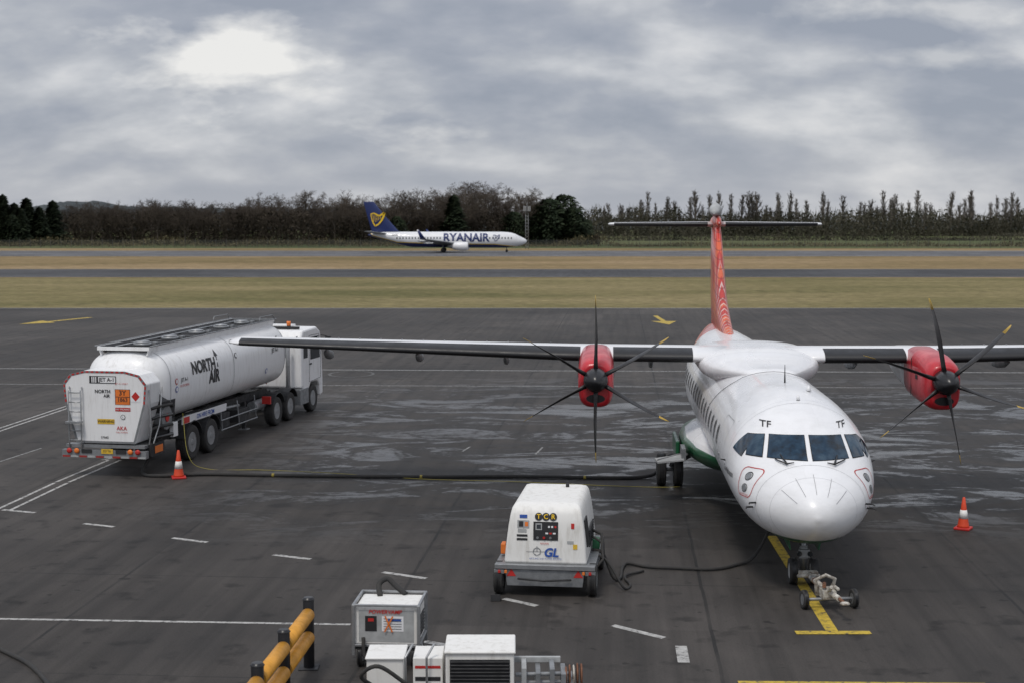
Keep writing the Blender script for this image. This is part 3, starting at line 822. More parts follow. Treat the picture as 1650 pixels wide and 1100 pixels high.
def wing_st(x):
    ax_ = abs(x)
    if ax_ < 4.6: return 8.25, 2.55, 3.43+.006*ax_, .165
    t = (ax_-4.6)/(13.4-4.6); return 8.25+.35*t, 2.55-1.0*t, 3.458+.27*t, .165-.03*t
for sg in (-1, 1):
    mb = MB(); rings = []
    sts = [.6, 1.55, 4.05, 4.6, 6, 8, 10, 12, 13.2, 13.40, 13.50]
    for i, x in enumerate(sts):
        ly, ch, z, th = wing_st(x)
        if x > 13.3: ly += (x-13.3)*1.5; ch -= (x-13.3)*2.6; th *= .7 if x < 13.45 else .4
        rings.append([(sg*x, ly+a, z+.1+b) for a, b in airfoil(ch, th)])
    mb.loft(rings, WHITE); mb.obj('wing', ac)
    for x0, x1 in ((1.62, 3.6), (4.42, 13.15)):
        mb = MB()
        rr = []; nseg = 10
        for i in range(nseg+1):
            x = x0+(x1-x0)*i/nseg; ly, ch, z, th = wing_st(x)
            pr = [(a, b) for a, b in airfoil(ch, th)]
            n_ = len(pr); sel = [pr[j % n_] for j in (-6, -5, -4, -3, -2, -1, 0, 1, 2, 3, 4)]
            rr.append([(sg*x, ly+a-.006, z+.1+b*1.03+(.003 if b > 0 else -.003)) for a, b in sel])
        mb.loft(rr, BOOT, caps=False, close=False)
        mb.obj('deicing_boot', ac)
    for x in (2.6, 6.4, 8.7, 11.1):
        mb = MB(); ly, ch, z, th = wing_st(x)
        mb.loft([[(sg*x+.06*k*math.cos(t*math.pi/5), ly+yy, z-.12+dz+.13*k*math.sin(t*math.pi/5)) for t in range(10)] for yy, k, dz in ((ch*.45, .1, 0), (ch*.65, 1, -.05), (ch*.9, 1, -.12), (ch*1.12, .7, -.16), (ch*1.2, .1, -.15))], GREY)
        mb.obj('flap_track_fairing', ac)
    mb = MB()
    for k in range(14):
        x = 5.2+k*.55; ly, ch, z, th = wing_st(x); mb.box((sg*x, ly+ch*.45, z+.1+ch*th*.5+.03), (.02, .10, .05), GREY)
    o = mb.obj('vortex_generator_row', ac)
    mb = MB(); mb.revolve([(.01, -.1), (.05, -.06), (.055, .05), (.01, .14)], (sg*13.48, 9.1, 3.83), GLASS, axis='Y', n=10); mb.obj('navigation_light', ac)
    cx = 4.02*sg
    def nac(mb, tab, m, e=.62):
        rs = []
        for y, hw, zt, zb in tab:
            c0, h = (zt+zb)/2, (zt-zb)/2
            rs.append([(cx+hw*math.copysign(abs(math.cos(2*math.pi*k/40))**e, math.cos(2*math.pi*k/40)), y, c0+h*math.copysign(abs(math.sin(2*math.pi*k/40))**e, math.sin(2*math.pi*k/40))) for k in range(40)])
        mb.loft(rs, m)
    mb = MB()
    nac(mb, [(6.12, .30, 3.56, 2.68), (6.17, .36, 3.63, 2.60), (6.35, .41, 3.70, 2.56), (7.0, .43, 3.80, 2.56), (7.8, .43, 3.84, 2.60), (8.6, .42, 3.86, 2.66)], RED)
    nac(mb, [(8.6, .405, 3.84, 2.68), (9.3, .37, 3.80, 2.74), (10, .34, 3.76, 2.80), (11.2, .26, 3.66, 2.98), (12.3, .15, 3.52, 3.15), (12.7, .05, 3.45, 3.35)], WHITE)
    o = mb.obj('engine_nacelle', ac)
    mb = MB()
    mb.loft([[(cx+w_*math.cos(2*math.pi*k/20), y, z0+h*math.sin(2*math.pi*k/20)) for k in range(20)] for y, w_, h, z0 in ((6.10, .22, .10, 2.79), (6.14, .20, .085, 2.79), (6.13, .1, .04, 2.79))], BLACK)
    mb.obj('engine_intake', o)
    for q in (-1, 1):
        mb = MB(); mb.box((cx+q*.43, 7.1, 3.25), (.015, .22, .10), DARK); mb.box((cx+q*.428, 7.7, 3.2), (.012, .018, .9), DARK); mb.obj('cowl_vent', o)
    pr = MB()
    hub = Vector((cx, 5.9, 3.24))
    pr.revolve([(.01, -.42), (.07, -.40), (.15, -.33), (.23, -.2), (.275, -.05), (.285, .1), (.285, .28)], hub, BLACK, axis='Y', n=32)
    P = pr.obj('propeller', ac)
    a0 = 30 if sg < 0 else 41.5
    for k in range(6):
        a = R(a0+60*k); e = Vector((math.cos(a), 0, math.sin(a))); tg = Vector((-math.sin(a), 0, math.cos(a)))
        b = MB(); rings = []; ax3 = Vector((0, 1, 0))
        for r_, ch, th, sw, tw in ((.22, .12, .11, 0, 60), (.42, .13, .09, 0, 64), (.62, .17, .055, -.01, 69), (.95, .23, .034, -.03, 74), (1.3, .24, .024, -.02, 78), (1.6, .21, .018, .03, 81), (1.70, .19, .014, .055, 82), (1.701, .19, .014, .055, 82), (1.88, .13, .012, .10, 82), (1.965, .05, .008, .14, 82)):
            cd = (tg*math.cos(R(tw))+ax3*math.sin(R(tw))); nd = cd.cross(e)
            ctr = hub+e*r_+ax3*.04+cd*sw
            rings.append([ctr+cd*ch*.5*math.cos(2*math.pi*q/12)+nd*th*.5*math.sin(2*math.pi*q/12) for q in range(12)])
        b.loft(rings[:8], BLADEM); b.loft(rings[7:], TIPY)
        b.obj('blade', P)
def sym(c, th, n=10):
    up = []
    for i in range(n+1):
        x = (1-math.cos(math.pi*i/n))/2
        up.append((x*c, 5*th*(.2969*math.sqrt(x)-.126*x-.3516*x*x+.2843*x**3-.1036*x**4)*c))
    return up+[(a, -b) for a, b in up[::-1][1:-1]]
def fin_ring(z, y0, y1, th): return [(b, y0+a, z) for a, b in sym(y1-y0, th)]
mb = MB(); mb.loft([fin_ring(3.30, 15.2, 24.0, .045), fin_ring(3.55, 16.4, 24.0, .055), fin_ring(3.75, 17.3, 24.05, .066), fin_ring(4.0, 18.2, 24.1, .08), fin_ring(4.5, 19.3, 24.15, .09), fin_ring(5.6, 20.4, 24.2, .10), fin_ring(6.75, 21.4, 24.25, .10)], TAIL)
mb.obj('vertical_fin', ac)
mb = MB(); mb.loft([[(.15*k*math.cos(t*math.pi/10), y, 6.88+.28*k*math.sin(t*math.pi/10)+dz) for t in range(20)] for y, k, dz in ((21.0, .05, .0), (21.2, .5, .02), (21.6, .85, .04), (22.3, 1, .04), (23.5, .85, .0), (24.8, .3, 0), (25.0, .05, 0))], TAIL)
mb.obj('tail_fairing', ac)
mb = MB(); mb.loft([[(x0+w_*math.cos(t*math.pi/10), y, z0+h*math.sin(t*math.pi/10)) for t in range(20)] for x0, y, w_, h, z0 in ((-.16, 21.2, .05, .04, 7.24), (-.13, 21.3, .15, .13, 7.28), (-.08, 21.6, .22, .22, 7.34), (-.02, 22.4, .17, .24, 7.36), (0, 23.4, .08, .14, 7.28), (0, 24.0, .02, .04, 7.2))], LGREY)
mb.obj('tail_cap', ac)
for sg in (-1, 1):
    mb = MB(); mb.loft([[(sg*x, y0+a, 6.86+b) for a, b in sym(c_, .11)] for x, y0, c_ in ((.05, 22.0, 1.75), (3.5, 22.6, 1.1), (3.65, 22.75, .9), (3.7, 23.0, .5))], WHITE)
    mb.obj('tailplane', ac)
    mb = MB(); rr = []
    for x, y0, c_ in ((.3, 22.04, 1.7), (3.5, 22.6, 1.1)):
        s_ = sym(c_, .11); sel = [s_[j % len(s_)] for j in (-3, -2, -1, 0, 1, 2)]
        rr.append([(sg*x, y0+a-.006, 6.86+b*1.05) for a, b in sel])
    mb.loft(rr, BOOT, caps=False, close=False); mb.obj('deicing_boot', ac)
for sg in (-1, 1):
    mb = MB(); rings = []
    for y, hx, z0, z1 in ((6.0, .9, 1.25, 1.45), (6.6, 1.25, 1.02, 1.65), (7.6, 1.6, .82, 1.78), (9.0, 1.82, .72, 1.82), (10.6, 1.85, .72, 1.78), (12, 1.7, .82, 1.65), (13.2, 1.4, 1.0, 1.5), (14, 1.0, 1.25, 1.4)):
        c0, h = (z0+z1)/2, (z1-z0)/2
        rings.append([(sg*(.6+(hx-.6)*math.cos(t)), y, c0+h*math.sin(t)) for t in [math.pi*(-.5+q/12) for q in range(13)]])
    mb.loft(rings, SKIN, close=False, caps=False); mb.obj('landing_gear_fairing', ac)
    g = MB(); g.cyl((sg*1.7, 10.1, 1.3), (sg*2.02, 10.2, .5), .09, GREY); g.cyl((sg*1.5, 9.6, .95), (sg*2.0, 10.15, .55), .05, DARK)
    g.cyl((sg*1.8, 10.3, .42), (sg*2.4, 10.3, .42), .05, GREY); g.cyl((sg*1.85, 9.9, 1.0), (sg*1.95, 10.3, .42), .045, ALU)
    G = g.obj('main_landing_gear', ac)
    for dx in (1.86, 2.30): wheel(G, (sg*dx, 10.3, .42), .42, .25, LGREY)
    d = MB(); d.prism([(1.87, 9.4), (1.97, 9.4), (1.97, 11.2), (1.87, 11.2)], lambda a, b, z: (sg*a, b, z), .85, 1.3, GREEN); d.obj('landing_gear_door', ac, .03)
mb = MB(); mb.add([(-1.85, 7.6, 1.12), (-2.5, 7.7, 1.04), (-2.55, 8.3, 1.04), (-1.85, 8.5, 1.12), (-1.85, 7.6, 1.09), (-2.5, 7.7, 1.0), (-2.55, 8.3, 1.0), (-1.85, 8.5, 1.09)], [(0, 1, 2, 3), (7, 6, 5, 4), (0, 4, 5, 1), (1, 5, 6, 2), (2, 6, 7, 3)], LGREY)
mb.cyl((-1.85, 7.9, 1.25), (-2.5, 7.9, 1.06), .015, GREY, n=6)
mb.box((-1.85, 8.2, 1.2), (.1, .8, .3), GREY)
mb.obj('refuelling_panel', ac)
g = MB(); g.cyl((0, .0, 1.1), (0, 0, .26), .065, ALU); g.cyl((0, 0, .75), (0, 0, .5), .085, LGREY); g.cyl((-.22, 0, .25), (.22, 0, .25), .04, GREY)
g.cyl((0, -.05, .7), (0, .55, 1.05), .03, GREY); g.box((0, -.1, .62), (.2, .1, .14), LGREY)
g.cyl((-.1, -.14, .62), (-.1, -.19, .62), .05, GLASS); g.cyl((.1, -.14, .62), (.1, -.19, .62), .05, GLASS)
G = g.obj('nose_landing_gear', ac)
for dx in (-.2, .2): wheel(G, (dx, 0, .25), .25, .16, LGREY)
for sg in (-1, 1):
    d = MB(); d.box((sg*.3, .35, .86), (.03, .95, .36), GREEN, Matrix.Rotation(sg*R(12), 3, 'Y')); d.obj('nose_gear_door', ac, .01)

tb = root('tow_bar', 'chipped white steel tow bar on small wheels at nose gear', 'tow bar', (5.58, 26.5, 0), R(185))
mb = MB(); mb.tube([(0, 0, .3), (.04, .6, .3), (.06, 1.4, .33), (.04, 2.1, .34)], .05, TOWWHITE, 10)
mb.tube([(-.2, .12, .26), (0, .35, .32), (.2, .12, .26)], .035, TOWWHITE, 8)
mb.box((0, .12, .3), (.34, .14, .1), TOWWHITE); mb.cyl((.04, 2.1, .34), (.03, 2.3, .33), .03, RUST)
mb.revolve([(.07, -.02), (.09, 0), (.07, .02), (.05, 0)], (.03, 2.37, .33), TOWWHITE, axis='Z', n=16)
for k in range(5): mb.revolve([(.055, -.03), (.065, .0), (.055, .03)], (.03+.005*k, .5+.16*k, .30), RUST if k % 2 else GREY, axis='Y', n=10)
mb.obj('bar', tb)
mb = MB(); mb.cyl((-.42, 1.45, .17), (.45, 1.45, .17), .03, GREY); mb.box((.05, 1.45, .28), (.24, .34, .16), TOWWHITE); mb.tube([(.2, 1.3, .2), (.24, 1.35, .5), (.1, 1.5, .62), (-.1, 1.4, .52), (-.08, 1.3, .25)], .032, TOWWHITE); mb.cyl((.05, 1.5, .3), (.12, 1.9, .5), .035, TOWWHITE); mb.cyl((.0, 1.1, .36), (.16, 1.6, .44), .035, RUST); mb.cyl((-.12, 1.2, .36), (-.05, 1.75, .42), .03, TOWWHITE)
A = mb.obj('axle', tb, .008)
for x in (-.44, .47): wheel(tb, (x, 1.45, .17), .17, .1, GREY)

# ------------------------------------------------------------------ jet airliner on the runway
jt = root('jet_airliner', 'white and navy twin-engine jet airliner rolling on the runway', 'airplane', (PX(719, 352), 352, 0), R(0))
JS, nt, bs = newmat('jet_skin')
tc = N(nt, 'ShaderNodeTexCoord').outputs['Object']; sp = N(nt, 'ShaderNodeSeparateXYZ'); nt.links.new(tc, sp.inputs[0])
lim = ramp_n(nt, math_n(nt, 'DIVIDE', math_n(nt, 'ADD', sp.outputs[0], 20), 40), [(0, 1), (.05, .62), (.2, .30), (.5, .22), (.8, .20), (1, .02)])
lim = math_n(nt, 'ADD', math_n(nt, 'MULTIPLY', lim, 5), 1.1)
dlt = math_n(nt, 'SUBTRACT', lim, sp.outputs[2])
f = noise_n(nt, tc, .6, 4)
cc = mix_n(nt, ramp_n(nt, dlt, [(0, 0), (.03, 1)]), ramp_n(nt, f, [(.3, (.68, .69, .71)), (.7, (.78, .78, .79))]), (.75, .5, .03))
cc = mix_n(nt, ramp_n(nt, dlt, [(.16, 0), (.2, 1)]), cc, (.008, .02, .11))
nt.links.new(cc, bs.inputs['Base Color']); bs.inputs['Roughness'].default_value = .3; bs.inputs['Coat Weight'].default_value = .3
JT = [(-19.2, .15, 4.4, 4.1), (-18, .45, 4.75, 3.75), (-15, 1.0, 5.0, 3.0), (-11.5, 1.6, 5.05, 1.95), (-8, 1.88, 5.05, 1.25), (10, 1.88, 5.05, 1.15), (14, 1.86, 5.02, 1.15), (16.5, 1.65, 4.75, 1.3), (17.6, 1.4, 4.25, 1.5), (18.6, 1.05, 3.75, 1.75), (19.5, .55, 3.3, 2.15), (19.95, .05, 2.85, 2.65)]
def jsec(x): w_, t, b = lerp_tab(JT, x); return w_, (t+b)/2, (t-b)/2
def jside(x, z, sg=-1, off=.02):
    w_, c, h = jsec(x); q = max(-1, min(1, (z-c)/h)); return (x, sg*(w_*math.sqrt(1-q*q)+off), z)
mb = MB(); rings = []
for i in range(61):
    if i > 50: x = 13+6.95*math.sin((i-50)/10*math.pi/2)
    else: x = -19.2+32.2*i/50
    w_, c, h = jsec(x); rings.append([(x, w_*math.cos(2*math.pi*k/28), c+h*math.sin(2*math.pi*k/28)) for k in range(28)])
mb.loft(rings, JS); mb.obj('fuselage', jt)
for sg in (-1, 1):
    mb = MB()
    for k in range(38):
        x = -12+k*.76
        if -1.0 < x < 10.6: continue
        mb.add([jside(x-.14, 3.3, sg), jside(x+.14, 3.3, sg), jside(x+.14, 3.72, sg), jside(x-.14, 3.72, sg)], [(0, 1, 2, 3)], GLASS)
    mb.obj('cabin_window_row', jt)
    mb = MB(); mb.add([jside(17.3, 3.75, sg), jside(18.35, 3.62, sg), jside(17.9, 4.05, sg), jside(17.2, 4.2, sg)], [(0, 1, 2, 3)], GLASS); mb.obj('cockpit_window', jt)
vs, fs = text_geo('RYANAIR', 2.75, .035, .5)
mb = MB(); mb.add([jside(5.0+x*.98, 3.55+y, -1, .05) for x, y in vs], fs, NAVY); mb.obj('airline_lettering', jt)
mb = MB(); mb.add([jside(5.0-x*.98, 3.55+y, 1, .05) for x, y in vs], fs, NAVY); mb.obj('airline_lettering', jt)
vs, fs = text_geo('EI-DPL', .55, .01); mb = MB(); mb.add([jside(-12.5+x, 4.2+y, -1, .03) for x, y in vs], fs, INK); mb.obj('registration_letters', jt)
def harp(mb, cx, cz, s, fn, m):
    def stroke(pts, w0, w1):
        n = len(pts)
        for i in range(n-1):
            p, q = Vector(pts[i]), Vector(pts[i+1]); t = (q-p).normalized(); nn = Vector((-t.y, t.x))
            a, b = w0+(w1-w0)*i/(n-1), w0+(w1-w0)*(i+1)/(n-1)
            mb.add([fn(cx+s*v.x, cz+s*v.y) for v in (p+nn*a, q+nn*b, q-nn*b, p-nn*a)], [(0, 1, 2, 3)], m)
    stroke([(-.95, .75), (-.5, .92), (-.1, .72), (.25, .52), (.6, .72), (1.0, .95)], .07, .15)
    stroke([(1.0, .95), (.85, .4), (.6, -.1), (.2, -.6), (-.3, -.9)], .15, .09)
    stroke([(-.9, .7), (-.78, .1), (-.6, -.4), (-.3, -.9)], .05, .09)
    for k in range(5): stroke([(-.6+.26*k, .7-.07*k), (-.52+.23*k, -.45+.13*k)], .035, .035)
harpm = MB(); harp(harpm, 12.4, 3.5, .85, lambda x, z: jside(x, z, -1, .05), NAVY); harpm.obj('emblem', jt)
mb = MB()
def jfin(z, x0, x1, th): return [(x1-a, b, z) for a, b in sym(x1-x0, th)]
mb.loft([jfin(4.6, -18.2, -9.5, .04), jfin(5.3, -18.4, -11.8, .06), jfin(8.8, -19.4, -14.9, .08), jfin(12.3, -20.3, -17.7, .09), jfin(12.45, -20.3, -18.1, .08)], NAVY)
F = mb.obj('vertical_fin', jt)
mb = MB(); harp(mb, -16.9, 8.0, 1.75, lambda x, z: (x, -.42, z), GOLD); mb.obj('emblem', F)
for sg in (-1, 1):
    mb = MB(); mb.loft([[(x1-a, sg*y, z+b) for a, b in sym(c, .1)] for y, x1, c, z in ((.4, -14.4, 3.8, 4.6), (6.9, -18.0, 1.6, 5.2))], ALU); mb.obj('tailplane', jt)
    mb = MB(); mb.loft([[(x1-a, sg*y, z+b) for a, b in sym(c, t)] for y, x1, c, z, t in ((1.5, 4.6, 7.6, 2.0, .12), (6, 1.7, 4.6, 2.45, .12), (16.2, -3.9, 1.7, 3.4, .1))], ALU); mb.obj('wing', jt)
    mb = MB(); mb.loft([[(x1-a, sg*y+b, z) for a, b in sym(c, .1)] for y, x1, c, z in ((16.2, -3.9, 1.5, 3.4), (16.6, -4.3, 1.15, 3.8), (17.2, -5.6, .45, 5.6))], NAVY); mb.obj('winglet', jt)
    mb = MB(); cy, cz = sg*4.9, 1.55
    mb.revolve([(.7, 5.35), (.85, 5.6), (.98, 5.5), (1.06, 4.9), (1.05, 3.5), (.85, 2.1), (.6, 1.7)], (0, cy, cz), WHITE, axis='X', n=24)
    mb.revolve([(.05, 5.2), (.72, 5.3)], (0, cy, cz), DARK, axis='X', n=24)
    mb.revolve([(.58, 1.8), (.5, 1.2), (.1, .5)], (0, cy, cz), GREY, axis='X', n=16)
    mb.box((2.6, cy, 2.5), (3.4, .35, .5), WHITE); mb.obj('engine', jt)
    g = MB(); g.cyl((-.6, sg*2.86, 2.0), (-.6, sg*2.86, .56), .14, GREY, n=8); G = g.obj('main_landing_gear', jt)
    for dy in (-.43, .43):
        t = MB(); t.revolve([(.25, -.18), (.5, -.2), (.56, -.1), (.56, .1), (.5, .2), (.25, .18)], (-.6, sg*2.86+dy, .56), RUBBER, axis='Y', n=18); t.obj('wheel', G)
    for k, yy in enumerate((3.2, 7.5, 10.5)):
        t = MB(); xb = -3.6-yy*.12; t.loft([[(xb+dx, sg*yy+.14*q*math.cos(a), 1.95+yy*.09+.2*q*math.sin(a)) for a in [2*math.pi*j/8 for j in range(8)]] for dx, q in ((2.2, .1), (1, 1), (-.6, 1), (-1.6, .1))], ALU); t.obj('flap_track_fairing', jt)
g = MB(); g.cyl((15, 0, 1.6), (15, 0, .35), .1, GREY, n=8); G = g.obj('nose_landing_gear', jt)
for dy in (-.2, .2):
    t = MB(); t.revolve([(.15, -.1), (.34, -.1), (.34, .1), (.15, .1)], (15, dy, .34), RUBBER, axis='Y', n=16); t.obj('wheel', G)

# ------------------------------------------------------------------ fuel tanker
tk = root('fuel_tanker_truck', 'white articulated jet fuel tanker truck parked on the apron', 'truck', (-11.08, 38.45, 0), R(-10.6))
xzf = lambda a, b, t: (a, t, b)
CAB = [(-.86, .92), (.86, .92), (1.17, 2.0), (1.22, 2.55), (1.02, 2.80), (.6, 2.90), (-.6, 2.90), (-1.02, 2.80), (-1.22, 2.55), (-1.17, 2.0)]
mb = MB(); mb.prism(CAB, xzf, 0, .9, TWHITE); C = mb.obj('rear_cabinet', tk, .03)
mb = MB(); n = len(CAB); inn = [(a*.945, 1.9+(b-1.9)*.94) for a, b in CAB]
mb.add([(a, -.006, b) for a, b in CAB]+[(a, -.006, b) for a, b in inn], [(i, (i+1) % n, n+(i+1) % n, n+i) for i in range(n)], GREY)
mid = [((a+c)/2, (b+d_)/2) for (a, b), (c, d_) in zip(CAB, inn)]
for i in range(2, 9):
    p, q = Vector(mid[i]), Vector(mid[(i+1) % n]); L = (q-p).length; k = max(2, int(L/.13)); t = (q-p).normalized(); nn = Vector((-t.y, t.x))*.022
    for j in range(k):
        a = p+t*(L*(j+.15)/k); b = p+t*(L*(j+.7)/k)
        mb.add([(v.x, -.012, v.y) for v in (a+nn, b+nn, b-nn, a-nn)], [(0, 1, 2, 3)], SIGNRED)
mb.obj('reflective_border', C)
def plate(mb, x, z, w_, h, m, y=-.008): mb.quad((x-w_/2, y, z-h/2), (x+w_/2, y, z-h/2), (x+w_/2, y, z+h/2), (x-w_/2, y, z+h/2), m)
def tx(mb, s, x, z, size, m, y=-.014, **k): put_text(mb, s, size, lambda a, b: (x+a, y, z+b), m, **k)
mb = MB()
plate(mb, -.05, 2.66, .78, .2, INK); plate(mb, .07, 2.66, .50, .16, WHITE, -.011); tx(mb, 'JET A-1', .07, 2.66, .145, INK, bold=.025)
for k in range(3): plate(mb, -.36+k*.055, 2.66, .03, .16, WHITE, -.011)
mb.obj('fuel_grade_sign', C)
mb = MB(); tx(mb, 'NORTH', -.06, 2.34, .13, INK, bold=.02); tx(mb, 'AIR', .06, 2.22, .12, INK, bold=.02); mb.obj('company_lettering', C)
HX = .52
mb = MB(); plate(mb, HX, 2.20, .44, .42, INK); plate(mb, HX, 2.305, .41, .19, ORANGE, -.011); plate(mb, HX, 2.12, .41, .14, ORANGE, -.0112); plate(mb, HX, 2.02, .41, .05, ORANGE, -.0112)
tx(mb, '3Y', HX, 2.305, .19, INK, bold=.02); tx(mb, '1863', HX, 2.12, .15, INK, bold=.02); mb.obj('hazard_plate', C)
mb = MB(); plate(mb, .90, 2.22, .28, .30, WHITE)
mb.add([(.90, -.012, 2.09), (1.02, -.012, 2.22), (.90, -.012, 2.35), (.78, -.012, 2.22)], [(0, 1, 2, 3)], SIGNRED); mb.obj('flammable_sign', C)
mb = MB(); plate(mb, .52, 1.86, .44, .10, SIGNRED); tx(mb, 'NO SMOKING', .52, 1.86, .065, WHITE); mb.obj('warning_sign', C)
mb = MB(); tx(mb, 'JET A-1 ONLY', .5, 2.56, .06, SIGNRED); mb.obj('small_lettering', C)
mb = MB(); plate(mb, .02, 1.52, .5, .14, YELLOW); tx(mb, 'WARNING', .02, 1.52, .10, INK, bold=.01); mb.obj('warning_sign', C)
mb = MB(); tx(mb, 'AKA', .48, 1.34, .15, SIGNRED, bold=.01); tx(mb, 'FUEL SYSTEMS', .48, 1.23, .055, SIGNRED); mb.obj('maker_lettering', C)
mb = MB(); tx(mb, '57045', -.02, 1.08, .09, INK, bold=.01); mb.obj('fleet_number', C)
mb = MB()
mb.add([(.52+.07*math.cos(t*.5236), -.011, 1.65+.07*math.sin(t*.5236)) for t in range(12)], [tuple(range(12))], INK)
mb.add([(.52+.055*math.cos(t*.5236), -.013, 1.65+.055*math.sin(t*.5236)) for t in range(12)], [tuple(range(12))], WHITE); tx(mb, 'L', .52, 1.65, .08, INK, y=-.016)
mb.obj('round_sticker', C)
mb = MB()
for x in (-1.02, -.66): mb.tube([(x, -.06, .75), (x, -.1, .95), (x, -.1, 2.35), (x, -.02, 2.45)], .02, ALU, 8)
for k in range(6): mb.cyl((-1.02, -.1, 1.0+k*.26), (-.66, -.1, 1.0+k*.26), .016, ALU, n=8)
mb.box((-.84, -.16, 1.5), (.42, .2, .05), ALU)
mb.obj('ladder', tk)
mb = MB(); mb.box((0, -.05, .64), (2.46, .16, .2), GREY); mb.box((0, .1, .84), (2.3, .3, .08), GREY)
for k in range(10):
    mb.box((-1.1+k*.245, -.135, .565), (.22, .01, .05), DRED if k % 2 == 0 else LGREY)
mb.box((.1, -.14, .72), (.34, .012, .13), YELLOW); 
for x in (-.5, .5): mb.box((x, -.14, .71), (.3, .02, .1), DARK)
put_text(mb, 'SK57 TFN', .09, lambda a, b: (.1+a*.62, -.148, .72+b), INK)
B = mb.obj('rear_bumper', tk, .01)
for x in (-1.0, -.78, .78, 1.0):
    l = MB(); l.revolve([(.075, -.155), (.07, -.18), (.02, -.19)], (x, 0, .72), SIGNRED if abs(x) > .8 else ORANGE, axis='Y', n=16); l.obj('tail_light', B)
TZ, RX, RZ = 2.28, 1.22, 1.06
TEX = .72
def tkp(y, a, k=1, off=0):
    ca, sa = math.cos(a), math.sin(a)
    return ((RX*k+off)*math.copysign(abs(ca)**TEX, ca), y, TZ+.012*y+(RZ*k+off)*math.copysign(abs(sa)**TEX, sa))
mb = MB()
mb.loft([[tkp(y, 2*math.pi*q/56, k) for q in range(56)] for y, k in ((.80, .05), (.83, .35), (.92, .62), (1.05, .80), (1.22, .92), (1.38, .98), (1.5, 1), (11.0, 1), (11.15, .96), (11.3, .85), (11.4, .6), (11.45, .2))], TWHITE)
T = mb.obj('tank', tk)
for y in (1.55, 6.3, 10.95):
    mb = MB(); mb.loft([[tkp(yy, 2*math.pi*q/56, 1, .008) for q in range(56)] for yy in (y-.015, y+.015)], LGREY, caps=False); mb.obj('tank_band', T)
def tank_side(y, z, off=.012):
    q = (z-TZ-.012*y)/RZ; q = max(-1, min(1, q)); sa = abs(q)**(1/TEX); ca = math.sqrt(max(0, 1-sa*sa)); return (RX*ca**TEX+off, y, z+(off*.5 if q > 0 else 0))
for nm, s_, y, z, size, m, b in (('company_lettering', 'NORTH', 3.95, 2.66, .50, INK, .035), ('company_lettering', 'AIR', 4.7, 2.28, .52, INK, .035), ('fuel_grade_lettering', 'JET A-1', 2.5, 2.42, .16, INK, .01), ('small_lettering', 'NO SMOKING', 2.5, 2.26, .10, SIGNRED, 0), ('fuel_grade_lettering', 'JET A-1', 10.0, 2.62, .2, INK, .02)):
    mb = MB(); put_text(mb, s_, size, lambda a, c, y=y, z=z: tank_side(y+a, z+c), m, bold=b, cut=.08)
    if s_ == 'NORTH':
        mb.add([tank_side(4.86, 2.88), tank_side(5.12, 2.88), tank_side(4.99, 3.08)], [(0, 1, 2)], INK)
        mb.add([tank_side(4.96, 2.55), tank_side(5.02, 2.55), tank_side(5.02, 2.9), tank_side(4.96, 2.9)], [(0, 1, 2, 3)], INK)
    mb.obj(nm, T)
for y, z, m in ((1.95, 2.42, SIGNRED), (1.95, 2.2, BLUE), (6.5, 2.75, INK), (9.2, 2.0, BLUE)):
    mb = MB(); mb.add([tank_side(y+.1*math.cos(t*.5236), z+.09*math.sin(t*.5236)) for t in range(12)], [tuple(range(12))], m)
    mb.add([tank_side(y+.07*math.cos(t*.5236), z+.065*math.sin(t*.5236), .016) for t in range(12)], [tuple(range(12))], WHITE); mb.obj('round_sticker', T)
WZ = lambda y: .012*y
mb = MB()
for sx in (-1, 1):
    mb.loft([[(sx*a, y, b+WZ(y)) for a, b in ((.66, 3.2), (.70, 3.2), (.80, 3.44), (.76, 3.45))] for y in (1.2, 11.2)], TWHITE, smooth=False)
    mb.loft([[(sx*a, y, b+WZ(y)) for a, b in ((.60, 3.3), (.655, 3.3), (.755, 3.44), (.70, 3.44))] for y in (1.3, 11.1)], DARK, smooth=False)
    mb.tube([(sx*.82, 1.1, 3.47), (sx*.82, 11.25, 3.59)], .018, GREY, 8)
for k in range(14): mb.box((0, 1.4+k*.75, 3.36+WZ(1.4+k*.75)), (1.2, .05, .04), DARK)
mb.loft([[(x, y, z+WZ(y)) for x, z in ((-.60, 3.335), (.60, 3.335), (.60, 3.36), (-.60, 3.36))] for y in (1.25, 11.15)], DARK, smooth=False)
mb.box((0, 1.18, 3.40), (1.56, .05, .10), TWHITE); mb.box((0, 11.22, 3.51), (1.56, .05, .16), GREY)
for y in (2.4, 4.3, 6.3, 8.3, 10.1):
    z = 3.35+WZ(y); mb.cyl((0, y, z), (0, y, z+.09), .26, GREY, n=20); mb.cyl((0, y, z+.09), (0, y, z+.13), .2, ALU, n=20); mb.box((.3, y+.2, z+.06), (.12, .2, .08), ALU)
mb.tube([(-.4, 1.5, 3.42), (-.4, 11, 3.54)], .025, ALU, 8)
for sx in (-1, 1):
    mb.tube([(sx*.82, 9.6, 3.56), (sx*.82, 9.7, 3.74), (sx*.82, 10.9, 3.74), (sx*.82, 11.1, 3.56)], .014, GREY, 8)
mb.obj('walkway', T)
mb = MB()
for sx in (-1, 1): mb.box((sx*.45, 5.6, 1.08), (.12, 11.0, .24), DARK)
for y in (1.8, 3.3, 4.7, 6.5, 8.5): mb.box((0, y, 1.08), (1.0, .12, .16), DARK)
mb.box((.0, 3.9, .78), (1.7, .12, .12), DARK); mb.box((0, 2.6, .75), (1.5, .2, .16), DARK)
